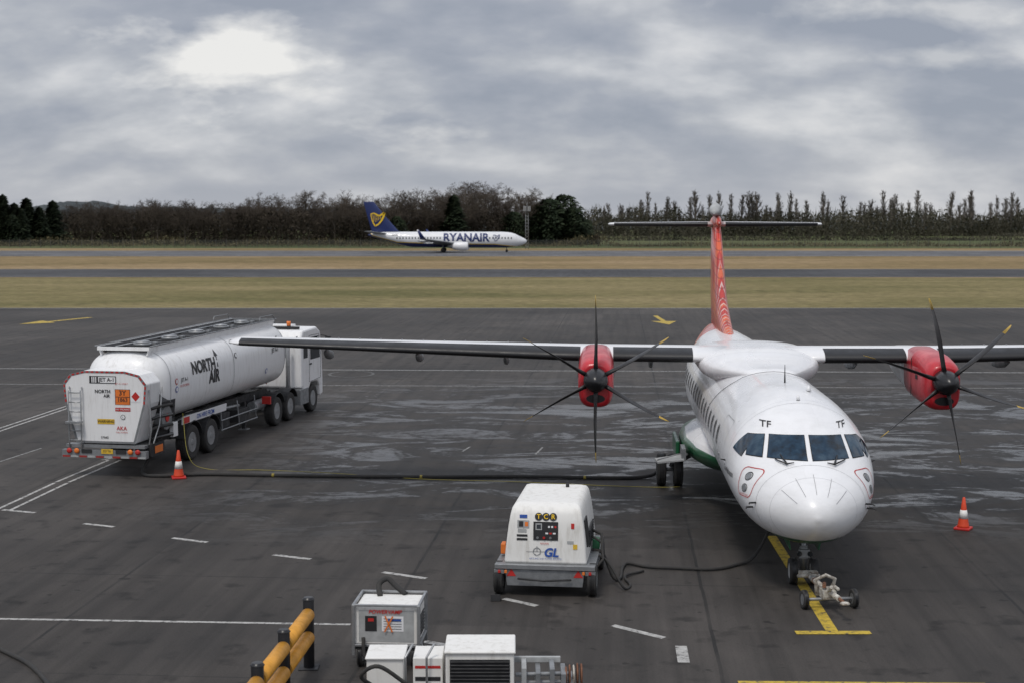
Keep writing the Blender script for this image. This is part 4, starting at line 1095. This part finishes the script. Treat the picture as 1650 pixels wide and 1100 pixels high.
for sx in (-1, 1):
    mb.box((sx*.7, 8.4, .6), (.12, .14, .9), DARK); mb.box((sx*.7, 8.4, .14), (.3, .3, .04), GREY)
    mb.tube([(sx*1.17, 5.3, .55), (sx*1.17, 8.4, .55)], .022, GREY, 8); mb.tube([(sx*1.17, 5.3, .85), (sx*1.17, 8.4, .85)], .022, GREY, 8)
    for y in (5.4, 6.8, 8.3): mb.cyl((sx*1.17, y, .5), (sx*1.1, y, 1.3), .02, GREY, n=6)
    for yy in (3.1, 4.5):
        rr = []
        for q in range(11):
            a = R(15+150*q/10); rr.append([(sx*.78, yy+.62*math.cos(a), .54+.6*math.sin(a)), (sx*1.24, yy+.62*math.cos(a), .54+.6*math.sin(a)), (sx*1.24, yy+.64*math.cos(a), .54+.63*math.sin(a)), (sx*.78, yy+.64*math.cos(a), .54+.63*math.sin(a))])
        mb.loft(rr, DARK, smooth=False)
mb.box((.8, 5.9, .78), (.5, .8, .45), DARK); mb.box((.85, 7.4, .76), (.5, .9, .4), DARK)
mb.cyl((.75, 9.0, .8), (.75, 9.9, .8), .18, GREY, n=16)
mb.tube([(.4, 1.6, .8), (.6, 4.0, 1.15), (.6, 8.2, .95)], .06, ALU, 8)
mb.obj('trailer_chassis', tk, .008)
for sx in (-1, 1):
    mb = MB(); mb.prism([(sx*1.19, 1.14), (sx*1.22, 1.14), (sx*1.24, 1.36), (sx*1.21, 1.36)], xzf, 2.3, 5.6, WHITE)
    if sx > 0:
        put_text(mb, 'ON HIRE FROM', .19, lambda a, c: (1.243, 3.95+a, 1.25+c), BLUE, bold=.01)
        mb.quad((1.248, 2.35, 1.16), (1.248, 2.75, 1.16), (1.248, 2.75, 1.34), (1.248, 2.35, 1.34), SIGNRED)
    mb.obj('side_banner', tk)
mb = MB()
mb.prism([(.3, .85), (1.12, .85), (1.2, 1.95), (.9, 2.4), (.3, 2.4)], xzf, .9, 1.9, DARK)
for k in range(4):
    mb.tube([(1.18, .35, 1.0+.28*k), (1.26, .55, 1.04+.28*k), (1.26, 1.5, 1.0+.28*k), (1.15, 1.8, .9+.28*k)], .045, RUBBER if k % 2 else BLACK, 8)
mb.cyl((1.0, 1.2, 1.5), (1.25, 1.2, 1.5), .34, GREY, n=24); mb.cyl((1.25, 1.2, 1.5), (1.27, 1.2, 1.5), .12, SIGNRED, n=16)
mb.tube([(1.22, .1, .9), (1.28, .12, 1.3), (1.24, .1, 2.4)], .022, ALU, 8); mb.tube([(1.25, .3, .9), (1.3, .6, 1.4), (1.25, .9, 2.4)], .022, ALU, 8)
mb.box((1.0, .6, .72), (.5, .8, .35), DARK); mb.box((1.26, .62, .72), (.01, .5, .2), ORANGE)
mb.box((1.22, 1.7, 1.1), (.12, .3, .4), TWHITE)
mb.obj('pump_cabinet', tk, .008)
for yy in (3.1, 4.5):
    for sx in (-1, 1): wheel(tk, (sx*1.02, yy, .52), .52, .36, ALU)
mb = MB()
for sx in (-1, 1): mb.box((sx*.42, 12.3, .85), (.1, 6.0, .24), DARK)
mb.box((0, 11.0, 1.02), (1.0, 1.0, .12), DARK); mb.box((0, 9.6, .8), (.9, .1, .2), DARK)
for yy in (10.35, 11.7):
    for sx in (-1, 1):
        rr = []
        for q in range(9):
            a = R(25+130*q/8); rr.append([(sx*.78, yy+.6*math.cos(a), .52+.6*math.sin(a)), (sx*1.22, yy+.6*math.cos(a), .52+.6*math.sin(a)), (sx*1.22, yy+.63*math.cos(a), .52+.63*math.sin(a)), (sx*.78, yy+.63*math.cos(a), .52+.63*math.sin(a))])
        mb.loft(rr, DARK, smooth=False)
for sx in (-1, 1):
    mb.box((sx*.98, 13.0, .7), (.5, .9, .55), GREY)
mb.box((1.1, 9.45, .98), (.3, .1, .25), SIGNRED); mb.box((-1.1, 9.45, .98), (.3, .1, .25), SIGNRED)
mb.tube([(0, 12.4, 1.2), (.15, 11.9, 1.5), (.1, 11.4, 1.35)], .03, SIGNRED, 8); mb.tube([(-.2, 12.4, 1.3), (-.1, 11.9, 1.6), (-.2, 11.4, 1.3)], .03, YELLOW, 8)
mb.cyl((.8, 12.45, .8), (.8, 12.45, 2.6), .08, ALU)
mb.obj('tractor_chassis', tk, .01)
for yy, dx in ((10.35, 1.0), (11.7, 1.0), (14.2, 1.02)):
    for sx in (-1, 1): wheel(tk, (sx*dx, yy, .5), .5, .34 if yy < 14 else .28, ALU)
mb = MB()
prof = [(12.75, 1.0), (12.75, 2.75), (12.95, 3.05), (14.5, 3.1), (14.95, 2.9), (15.15, 1.9), (15.2, 1.2), (15.2, .55), (14.85, .5), (14.8, .9), (14.6, 1.1), (13.8, 1.1), (13.6, .9), (13.55, .6), (13.0, .6), (12.95, 1.0)]
mb.prism(prof, lambda a, b, t: (t, a, b), -1.2, 1.2, TWHITE); K = mb.obj('cab', tk, .07)
for sx in (-1, 1):
    mb = MB(); mb.add([(sx*1.208, y, z) for y, z in ((13.75, 1.95), (14.85, 1.95), (14.7, 2.75), (13.75, 2.75))], [(0, 1, 2, 3)], GLASS); mb.obj('cab_window', K)
    mb = MB(); mb.add([(sx*1.207, y, z) for y, z in ((13.0, 2.05), (13.45, 2.05), (13.45, 2.65), (13.0, 2.65))], [(0, 1, 2, 3)], GLASS); mb.obj('cab_window', K)
mb = MB(); mb.add([(x, 12.742, z) for x, z in ((-.7, 2.1), (.7, 2.1), (.7, 2.65), (-.7, 2.65))], [(0, 1, 2, 3)], GLASS); mb.obj('cab_window', K)
mb = MB(); mb.add([(-1.08, 15.135, 2.02), (1.08, 15.135, 2.02), (1.02, 14.97, 2.86), (-1.02, 14.97, 2.86)], [(0, 1, 2, 3)], GLASS); mb.obj('cab_window', K)
for sx in (-1, 1):
    mb = MB()
    pts = [(13.62, 1.15), (14.9, 1.2), (14.95, 1.9), (14.75, 2.82), (13.62, 2.82)]
    for i in range(5):
        a, b = pts[i], pts[(i+1) % 5]; mb.cyl((sx*1.202, a[0], a[1]), (sx*1.202, b[0], b[1]), .008, DARK, n=5)
    mb.box((sx*1.22, 13.75, 1.8), (.03, .2, .05), DARK)
    mb.obj('cab_door', K)
    mb = MB(); mb.tube([(sx*1.18, 15.0, 2.75), (sx*1.42, 15.1, 2.7)], .02, DARK, 6); mb.box((sx*1.45, 15.1, 2.45), (.2, .1, .5), DARK); mb.obj('mirror', K, .02)
mb = MB(); mb.cyl((.55, 13.3, 3.05), (.55, 13.3, 3.2), .07, DARK); mb.cyl((.55, 13.3, 3.2), (.55, 13.3, 3.36), .075, ORANGE); mb.obj('beacon', K)
mb = MB(); mb.box((0, 13.3, 3.12), (1.9, .1, .1), DARK); mb.box((0, 13.9, 3.16), (1.0, .6, .08), TWHITE); mb.box((-.7, 13.4, 3.2), (.3, .3, .14), DARK); mb.obj('roof_rack', K, .01)

# ------------------------------------------------------------------ hoses and wires
def curve_pts(pts, n=10):
    out = []; P = [Vector(p) for p in pts]; P = [P[0]*2-P[1]]+P+[P[-1]*2-P[-2]]
    for i in range(1, len(P)-2):
        for k in range(n):
            t = k/n; a, b, c, d_ = P[i-1:i+3]
            out.append(.5*((2*b)+(c-a)*t+(2*a-5*b+4*c-d_)*t*t+(3*b-3*c+d_-a)*t**3))
    out.append(P[-2]); return out
HOSEY = M('hose_collar_yellow', (.34, .27, .05), .6)
mb = MB(); hp = curve_pts([(-9.75, 39.1, .95), (-9.95, 38.7, .5), (-10.1, 38.5, .1), (-9.6, 38.3, .05), (-8.3, 38.55, .05), (-6, 38.35, .05), (-2.5, 38.15, .05), (0, 38.2, .05), (2.6, 38.0, .05), (3.6, 38.1, .06), (4.0, 38.3, .2), (4.2, 37.6, .7), (4.2, 35.6, 1.05)])
mb.tube(hp, .048, RUBBER, 10)
for i in (48, 60, 77): mb.tube([hp[i], hp[i]+(hp[i+1]-hp[i]).normalized()*.07], .052, HOSEY, 10)
single(mb.obj('fuel_hose'), 'thick black refuelling hose lying across the apron', 'hose')
WIREY = M('yellow_cable', (.36, .31, .06), .6)
mb = MB(); mb.tube(curve_pts([(-9.4, 40.3, 1.5), (-9.1, 39.6, .4), (-8.6, 39.6, .02), (-7, 39.4, .02), (-5, 38.9, .02), (-2.5, 38.0, .02), (0, 37.6, .02), (2.5, 37.0, .02), (4.2, 36.8, .02), (4.45, 37.4, .05), (4.4, 37.4, .8)]), .008, WIREY, 6)
single(mb.obj('bonding_cable'), 'thin yellow bonding cable trailing beside the fuel hose', 'cable')
mb = MB(); mb.tube(curve_pts([(1.55, 27.0, .62), (1.75, 26.95, .55), (1.95, 26.9, .1), (2.1, 27.1, .04), (2.2, 27.9, .04), (2.35, 28.3, .04), (2.7, 28.0, .04), (3.2, 27.9, .04), (4.0, 27.8, .04), (4.55, 28.2, .04), (4.9, 28.5, .1), (5.2, 28.6, .55), (5.3, 28.6, 1.0)]), .032, RUBBER, 9)
single(mb.obj('power_cable'), 'black ground power cable looping across to the aircraft nose', 'cable')
mb = MB(); mb.tube(curve_pts([(1.5, 26.9, .58), (1.8, 26.6, .5), (2.1, 26.3, .06), (2.25, 26.6, .03), (2.2, 27.2, .05), (2.6, 27.7, .03)]), .025, RUBBER, 8)
single(mb.obj('power_cable'), 'short black cable dropping from the power unit to the ground', 'cable')
mb = MB(); mb.tube(curve_pts([(-12, 24.6, .03), (-9.0, 23.0, .03), (-8.0, 22.2, .03), (-7.2, 21.2, .03), (-6.0, 19, .03)]), .035, RUBBER, 8)
single(mb.obj('ground_cable'), 'black cable lying on the dark apron concrete', 'cable')

co = root('traffic_cone', 'orange traffic cone with white reflective sleeve on the apron', 'traffic cone', (-9.05, 38.2, 0), .3, 'traffic cones')
mb = MB(); mb.box((0, 0, .03), (.38, .38, .06), SIGNRED); mb.obj('cone_base', co, .02)
CONEM = M('cone_plastic', (.72, .07, .02), .5, var=.2, scale=6)
mb = MB(); mb.revolve([(.15, .06), (.135, .10), (.108, .27), (.074, .47), (.032, .76), (.02, .77)], (0, 0, 0), CONEM, axis='Z'); mb.obj('cone_body', co)
mb = MB(); mb.revolve([(.113, .27), (.079, .47)], (0, 0, 0), DWHITE, axis='Z'); mb.obj('reflective_sleeve', co)
c2 = dup(co, (10.2, 31.7, 0), 1.0, (.92, .92, .95))
c2['label'] = 'red traffic cone standing beside the parked airliner'

# ------------------------------------------------------------------ towed ground power unit
gp = root('ground_power_unit', 'white towed ground power unit on wheels facing the terminal', 'ground power unit', (.62, 25.95, 0), R(-7))
def rr_ring(hw, y0, y1, z, r, k=5):
    pts = []; cy = (y0+y1)/2; hh = (y1-y0)/2
    for qx, qy, a0 in ((1, 1, 0), (-1, 1, 90), (-1, -1, 180), (1, -1, 270)):
        for i in range(k+1):
            a = R(a0+90*i/k); pts.append((qx*(hw-r)+r*math.cos(a), cy+qy*(hh-r)+r*math.sin(a), z))
    return pts
GT = [(.60, .76, 0, 2.5), (.64, .77, 0, 2.5), (1.0, .735, .03, 2.48), (1.3, .70, .06, 2.44), (1.50, .665, .10, 2.40), (1.60, .64, .15, 2.36), (1.66, .60, .22, 2.3), (1.69, .53, .34, 2.2)]
mb = MB(); mb.loft([rr_ring(hw, y0, y1, z, .05) for z, hw, y0, y1 in GT], DWHITE); K = mb.obj('canopy', gp)
def gface(x, z, off=.008):
    hw, y0, y1 = lerp_tab([(a, b, c, d_) for a, b, c, d_ in GT], z); return (x, y0-off, z)
def gplate(mb, x, z, w_, h, m, off=.008): mb.add([gface(x+a*w_/2, z+b*h/2, off) for a, b in ((-1, -1), (1, -1), (1, 0), (1, 1), (-1, 1), (-1, 0))], [(0, 1, 2, 5), (5, 2, 3, 4)], m)
def gtx(mb, s_, x, z, size, m, **k): put_text(mb, s_, size, lambda a, b: gface(x+a, z+b, .016), m, cut=.1, **k)
for i, ch in enumerate('TCR'):
    mb = MB(); cx = (i-1)*.135; ci = [(cx+.072*math.cos(t*.3927), 1.46+.072*math.sin(t*.3927)) for t in range(16)]
    mb.add([gface(a, b, .009) for a, b in ci], [tuple(range(16))], INK)
    gtx(mb, ch, cx, 1.46, .12, GOLD, bold=.02); mb.obj('letter_badge', K)
mb = MB(); gtx(mb, 'GL', .10, .80, .22, BLUE, bold=.035, shear=.2); mb.obj('company_lettering', K)
mb = MB(); ribbon_loop(mb, [(-.16+.075*math.cos(t*.3927), .82+.075*math.sin(t*.3927)) for t in range(16)], lambda a, b: gface(a, b, .01), .014, GREY)
gplate(mb, -.16, .87, .014, .1, GREY, .012); gplate(mb, -.16, .82, .4, .008, GREY, .009); mb.obj('emblem', K)
mb = MB(); gtx(mb, 'GROUND LINK POWER SERVICES', 0, .69, .04, BLUE); mb.obj('small_lettering', K)
mb = MB(); gtx(mb, 'REGAIN', -.02, .97, .045, SIGNRED); mb.obj('small_lettering', K)
for x, z, w_, h, m in ((-.42, 1.46, .14, .06, BLUE), (-.44, 1.04, .2, .04, INK), (-.44, 1.11, .2, .04, INK), (-.44, 1.2, .16, .06, LGREY), (.55, .92, .08, .09, YELLOW), (.5, 1.3, .06, .1, SIGNRED), (.46, 1.0, .12, .05, LGREY)):
    mb = MB(); gplate(mb, x, z, w_, h, m); mb.obj('sticker', K)
mb = MB(); gplate(mb, -.42, 1.32, .22, .14, LGREY); gplate(mb, -.46, 1.32, .08, .1, INK, .011); gplate(mb, -.36, 1.32, .06, .08, ORANGE, .011); mb.obj('sticker', K)
mb = MB(); gplate(mb, .0, 1.2, .46, .34, INK, .012); gplate(mb, -.13, 1.28, .12, .12, LGREY, .016); gplate(mb, -.13, 1.28, .08, .08, GLASS, .019)
for k in range(3): gplate(mb, .06+.06*k, 1.28, .035, .035, SIGNRED if k == 2 else WHITE, .016)
for k in range(3): gplate(mb, .02+.07*k, 1.16, .05, .03, WHITE if k != 1 else SIGNRED, .016)
for k in range(3): mb.revolve([(.025, -.03), (.02, 0)], (-.15+.12*k, gface(0, 1.08)[1], 1.08), SIGNRED if k == 1 else GREY, axis='Y', n=10)
mb.obj('control_panel', K)
for sx in (-1, 1):
    mb = MB()
    for k in range(7): mb.box((sx*.765, 1.25, .78+k*.05), (.03, 1.1, .02), DARK, Matrix.Rotation(sx*R(-8), 3, 'Y'))
    mb.obj('air_louvre', K)
    mb = MB(); mb.box((sx*.732, .5, 1.12), (.03, .5, .5), DARK, Matrix.Rotation(sx*R(-7), 3, 'Y')); mb.obj('side_hatch', K)
mb = MB(); mb.box((0, 1.2, .55), (1.86, 2.7, .09), GREY)
mb.prism([(-.74, .50), (.74, .50), (.70, .20), (-.70, .20)], xzf, -.14, .3, GREY)
mb.box((0, -.15, .56), (1.86, .05, .09), ALU)
mb.box((0, 1.2, .36), (.9, 2.2, .2), DARK)
for sx in (-1, 1):
    mb.prism([(sx*.75, .5), (sx*.94, .5), (sx*.94, .42), (sx*.75, .42)], xzf, -.16, 2.6, GREY)
for x in (-.84, -.72, .72, .84): mb.box((x, -.185, .47), (.05, .02, .06), SIGNRED if abs(x) > .8 else ORANGE)
mb.tube([(-.5, -.2, .35), (0, -.24, .33), (.5, -.2, .35)], .02, DARK, 7)
G_ = mb.obj('chassis', gp, .012)
for x in (-.62, .62): 
    mb = MB(); mb.add([(x-.09, -.146, .38), (x+.09, -.146, .38), (x, -.146, .52)], [(0, 1, 2)], SIGNRED); mb.obj('triangle_reflector', G_)
mb = MB(); mb.box((.86, 1.3, .72), (.14, .26, .2), GREEN); mb.obj('toolbox', gp, .02)
mb = MB(); mb.box((-.84, .6, .74), (.12, .24, .2), ORANGE); mb.obj('side_box', gp, .02)
mb = MB(); mb.cyl((.25, 1.9, 1.67), (.25, 1.9, 1.76), .035, DARK); mb.obj('exhaust_pipe', gp)
for sx in (-1, 1):
    for y in (.10, 2.2): wheel(gp, (sx*.87, y, .30), .30, .18, LGREY)
mb = MB(); mb.tube([(.78, 1.4, .95), (.96, 1.3, .9), (1.02, 1.0, .6), (.98, .9, .5)], .03, RUBBER, 8); mb.obj('cable', gp)
mb = MB(); mb.tube([(.78, 1.1, .9), (.98, 1.0, .8), (1.03, .7, .55), (.93, .5, .45)], .025, RUBBER, 8); mb.obj('cable', gp)
ck = MB(); ck.prism([(0, 0), (.22, 0), (.02, .13)], lambda a, b, t: (t, a, b), -.09, .09, DARK)
o = ck.obj('wheel_chock', None, .01, loc=(-.30, 25.5, 0)); single(o, 'black rubber wheel chock beside the power unit wheel', 'wheel chock')

# ------------------------------------------------------------------ small power box with frame
pb = root('power_supply_box', 'light grey boxed power supply trolley with red lettering', 'power supply unit', (-1.95, 21.55, 0), R(-4))
mb = MB(); mb.box((0, .45, .66), (.98, .8, .60), DWHITE); Bx = mb.obj('housing', pb, .03)
mb = MB()
for x in (-.51, .51):
    for y in (.02, .88): mb.box((x, y, .60), (.05, .05, .80), ALU)
for z in (.36, .99):
    for y in (.02, .88): mb.box((0, y, z), (1.06, .04, .04), ALU)
    for x in (-.51, .51): mb.box((x, .45, z), (.04, .86, .04), ALU)
mb.obj('frame', pb, .008)
mb = MB(); P_ = lambda x, z, w_, h, m, y=.044: plate(mb, x, z, w_, h, m, y)
P_(0, .66, .86, .50, LGREY, .046); P_(-.24, .70, .18, .24, INK, .040); P_(-.24, .76, .09, .05, SIGNRED, .036); P_(.10, .70, .34, .24, WHITE, .041); P_(.13, .76, .2, .03, BLUE, .037)
for k in range(5): P_(.10, .62+k*.04, .28, .010, GREY, .036)
mb.obj('front_panel', Bx)
mb = MB(); tx(mb, 'POWERVAMP', -.02, .885, .085, SIGNRED, y=.034, bold=.02, shear=.25); mb.obj('company_lettering', Bx)
for i, a in enumerate((-24, 28)):
    mb = MB(); rt = Matrix.Rotation(R(a), 3, 'Y'); mb.box((0.04, .026-.008*i, .70), (.022, .005, .28), ORANGE, rt); mb.obj('tape_strip', Bx)
mb = MB()
for k in range(7): mb.box((.497, .45, .46+k*.05), (.012, .6, .02), DARK)
mb.obj('air_louvre', Bx)
mb = MB(); mb.tube(curve_pts([(-.2, .7, .95), (-.25, .9, 1.10), (-.12, .95, 1.18), (.02, .9, 1.08), (.2, .8, .97)], 6), .045, RUBBER, 9); mb.obj('cable', pb)
mb = MB(); mb.tube(curve_pts([(-.35, -.02, .5), (-.3, -.1, .2), (.0, -.15, .08), (.3, -.1, .2)], 6), .03, RUBBER, 8); mb.obj('cable', pb)
for sx in (-1, 1):
    for y in (.15, .8): wheel(pb, (sx*.42, y, .17), .17, .09, LGREY)
mb = MB(); mb.box((0, .45, .33), (1.0, .85, .07), DARK); mb.obj('base', pb)

# ------------------------------------------------------------------ service trolley
ap = root('service_trolley', 'white boxed ground service trolley with louvred cover and cables', 'ground service trolley', (-.55, 19.4, -.0), R(0))
DZ = -.19
mb = MB(); mb.box((.1, .45, .78+DZ), (.96, .8, .60), DWHITE); mb.box((.1, .45, 1.09+DZ), (1.0, .86, .04), DWHITE); Bx = mb.obj('housing', ap, .02)
mb = MB(); mb.box((.1, .042, .76+DZ), (.84, .01, .46), INK)
for k in range(9): mb.box((.1, .025, .56+k*.05+DZ), (.82, .04, .014), DARK, Matrix.Rotation(R(-30), 3, 'X'))
mb.obj('air_louvre', Bx)
mb = MB(); mb.box((-.64, .55, .70+DZ), (.42, .6, .5), DWHITE)
mb.quad((-.82, .245, .8+DZ), (-.46, .245, .8+DZ), (-.46, .245, .84+DZ), (-.82, .245, .84+DZ), SIGNRED); mb.quad((-.82, .245, .62+DZ), (-.46, .245, .62+DZ), (-.46, .245, .68+DZ), (-.82, .245, .68+DZ), INK)
mb.obj('control_box', ap, .012)
mb = MB(); mb.box((-1.24, .5, .70+DZ), (.52, .6, .5), DWHITE); mb.box((-1.24, .5, .96+DZ), (.56, .66, .03), DWHITE); mb.obj('battery_box', ap, .015)
mb = MB()
for z in (.45, .56, .68): mb.tube([(.6, .35, z+DZ), (1.35, .4, z+DZ)], .032, GREY, 8)
for x, h in ((.72, .44), (.92, .3), (1.12, .42), (1.28, .28)): mb.box((x, .5, .58+DZ), (.07, .5, h), GREY if x > .9 else LGREY)
mb.box((.9, .75, .78+DZ), (.7, .06, .08), LGREY)
mb.box((-.2, .45, .35+DZ), (2.6, .8, .08), GREY)
for x in (-1.48, 1.40): mb.box((x, .5, .55+DZ), (.05, .7, .05), ALU)
mb.box((-.1, .1, .45+DZ), (.1, .1, .6), GREY)
for x in (-.95, -.65): mb.tube([(x, .2, .3), (x, .15, .8), (x+.1, .3, .95)], .018, ALU, 8)
mb.obj('frame', ap, .006)
for k in range(5):
    mb = MB(); mb.revolve([(.15, -.013), (.165, 0), (.15, .013), (.14, 0)], (1.32+.055*k, .45+.05*(k % 2), .60+.012*k+DZ), RUST if k != 2 else TOWWHITE, axis='X', n=18); mb.obj('hose_ring', ap)
mb = MB(); mb.tube(curve_pts([(-1.4, .1, .4), (-1.55, -.05, .6), (-1.3, -.1, .75), (-.9, 0, .45)], 6), .03, RUBBER, 8); mb.obj('cable', ap)
for x in (-1.2, .9):
    for y in (.1, .85): wheel(ap, (x, y, .14), .14, .08, LGREY)

br = root('crash_barrier', 'low crash barrier with black posts and yellow tube rails', 'barrier', (-3.15, 21.6, 0), 0)
for k, (x, y) in enumerate(((0, 0), (-.1, -1.75), (-.2, -3.3), (-.3, -4.9))):
    mb = MB(); mb.cyl((x, y, 0), (x, y, 1.08), .085, BLACK, n=20); mb.cyl((x, y, 1.08), (x, y, 1.12), .1, BLACK, r1=.07, n=20); mb.box((x, y, .01), (.3, .3, .02), DARK); mb.obj('post', br, .006)
for z in (.86, .5):
    for p, q in (((.0, -.08), (-.1, -1.67)), ((-.1, -1.83), (-.2, -3.22)), ((-.2, -3.38), (-.3, -4.8))):
        mb = MB(); mb.cyl((p[0], p[1], z), (q[0], q[1], z), .105, RAILYEL, n=24); mb.obj('rail', br)
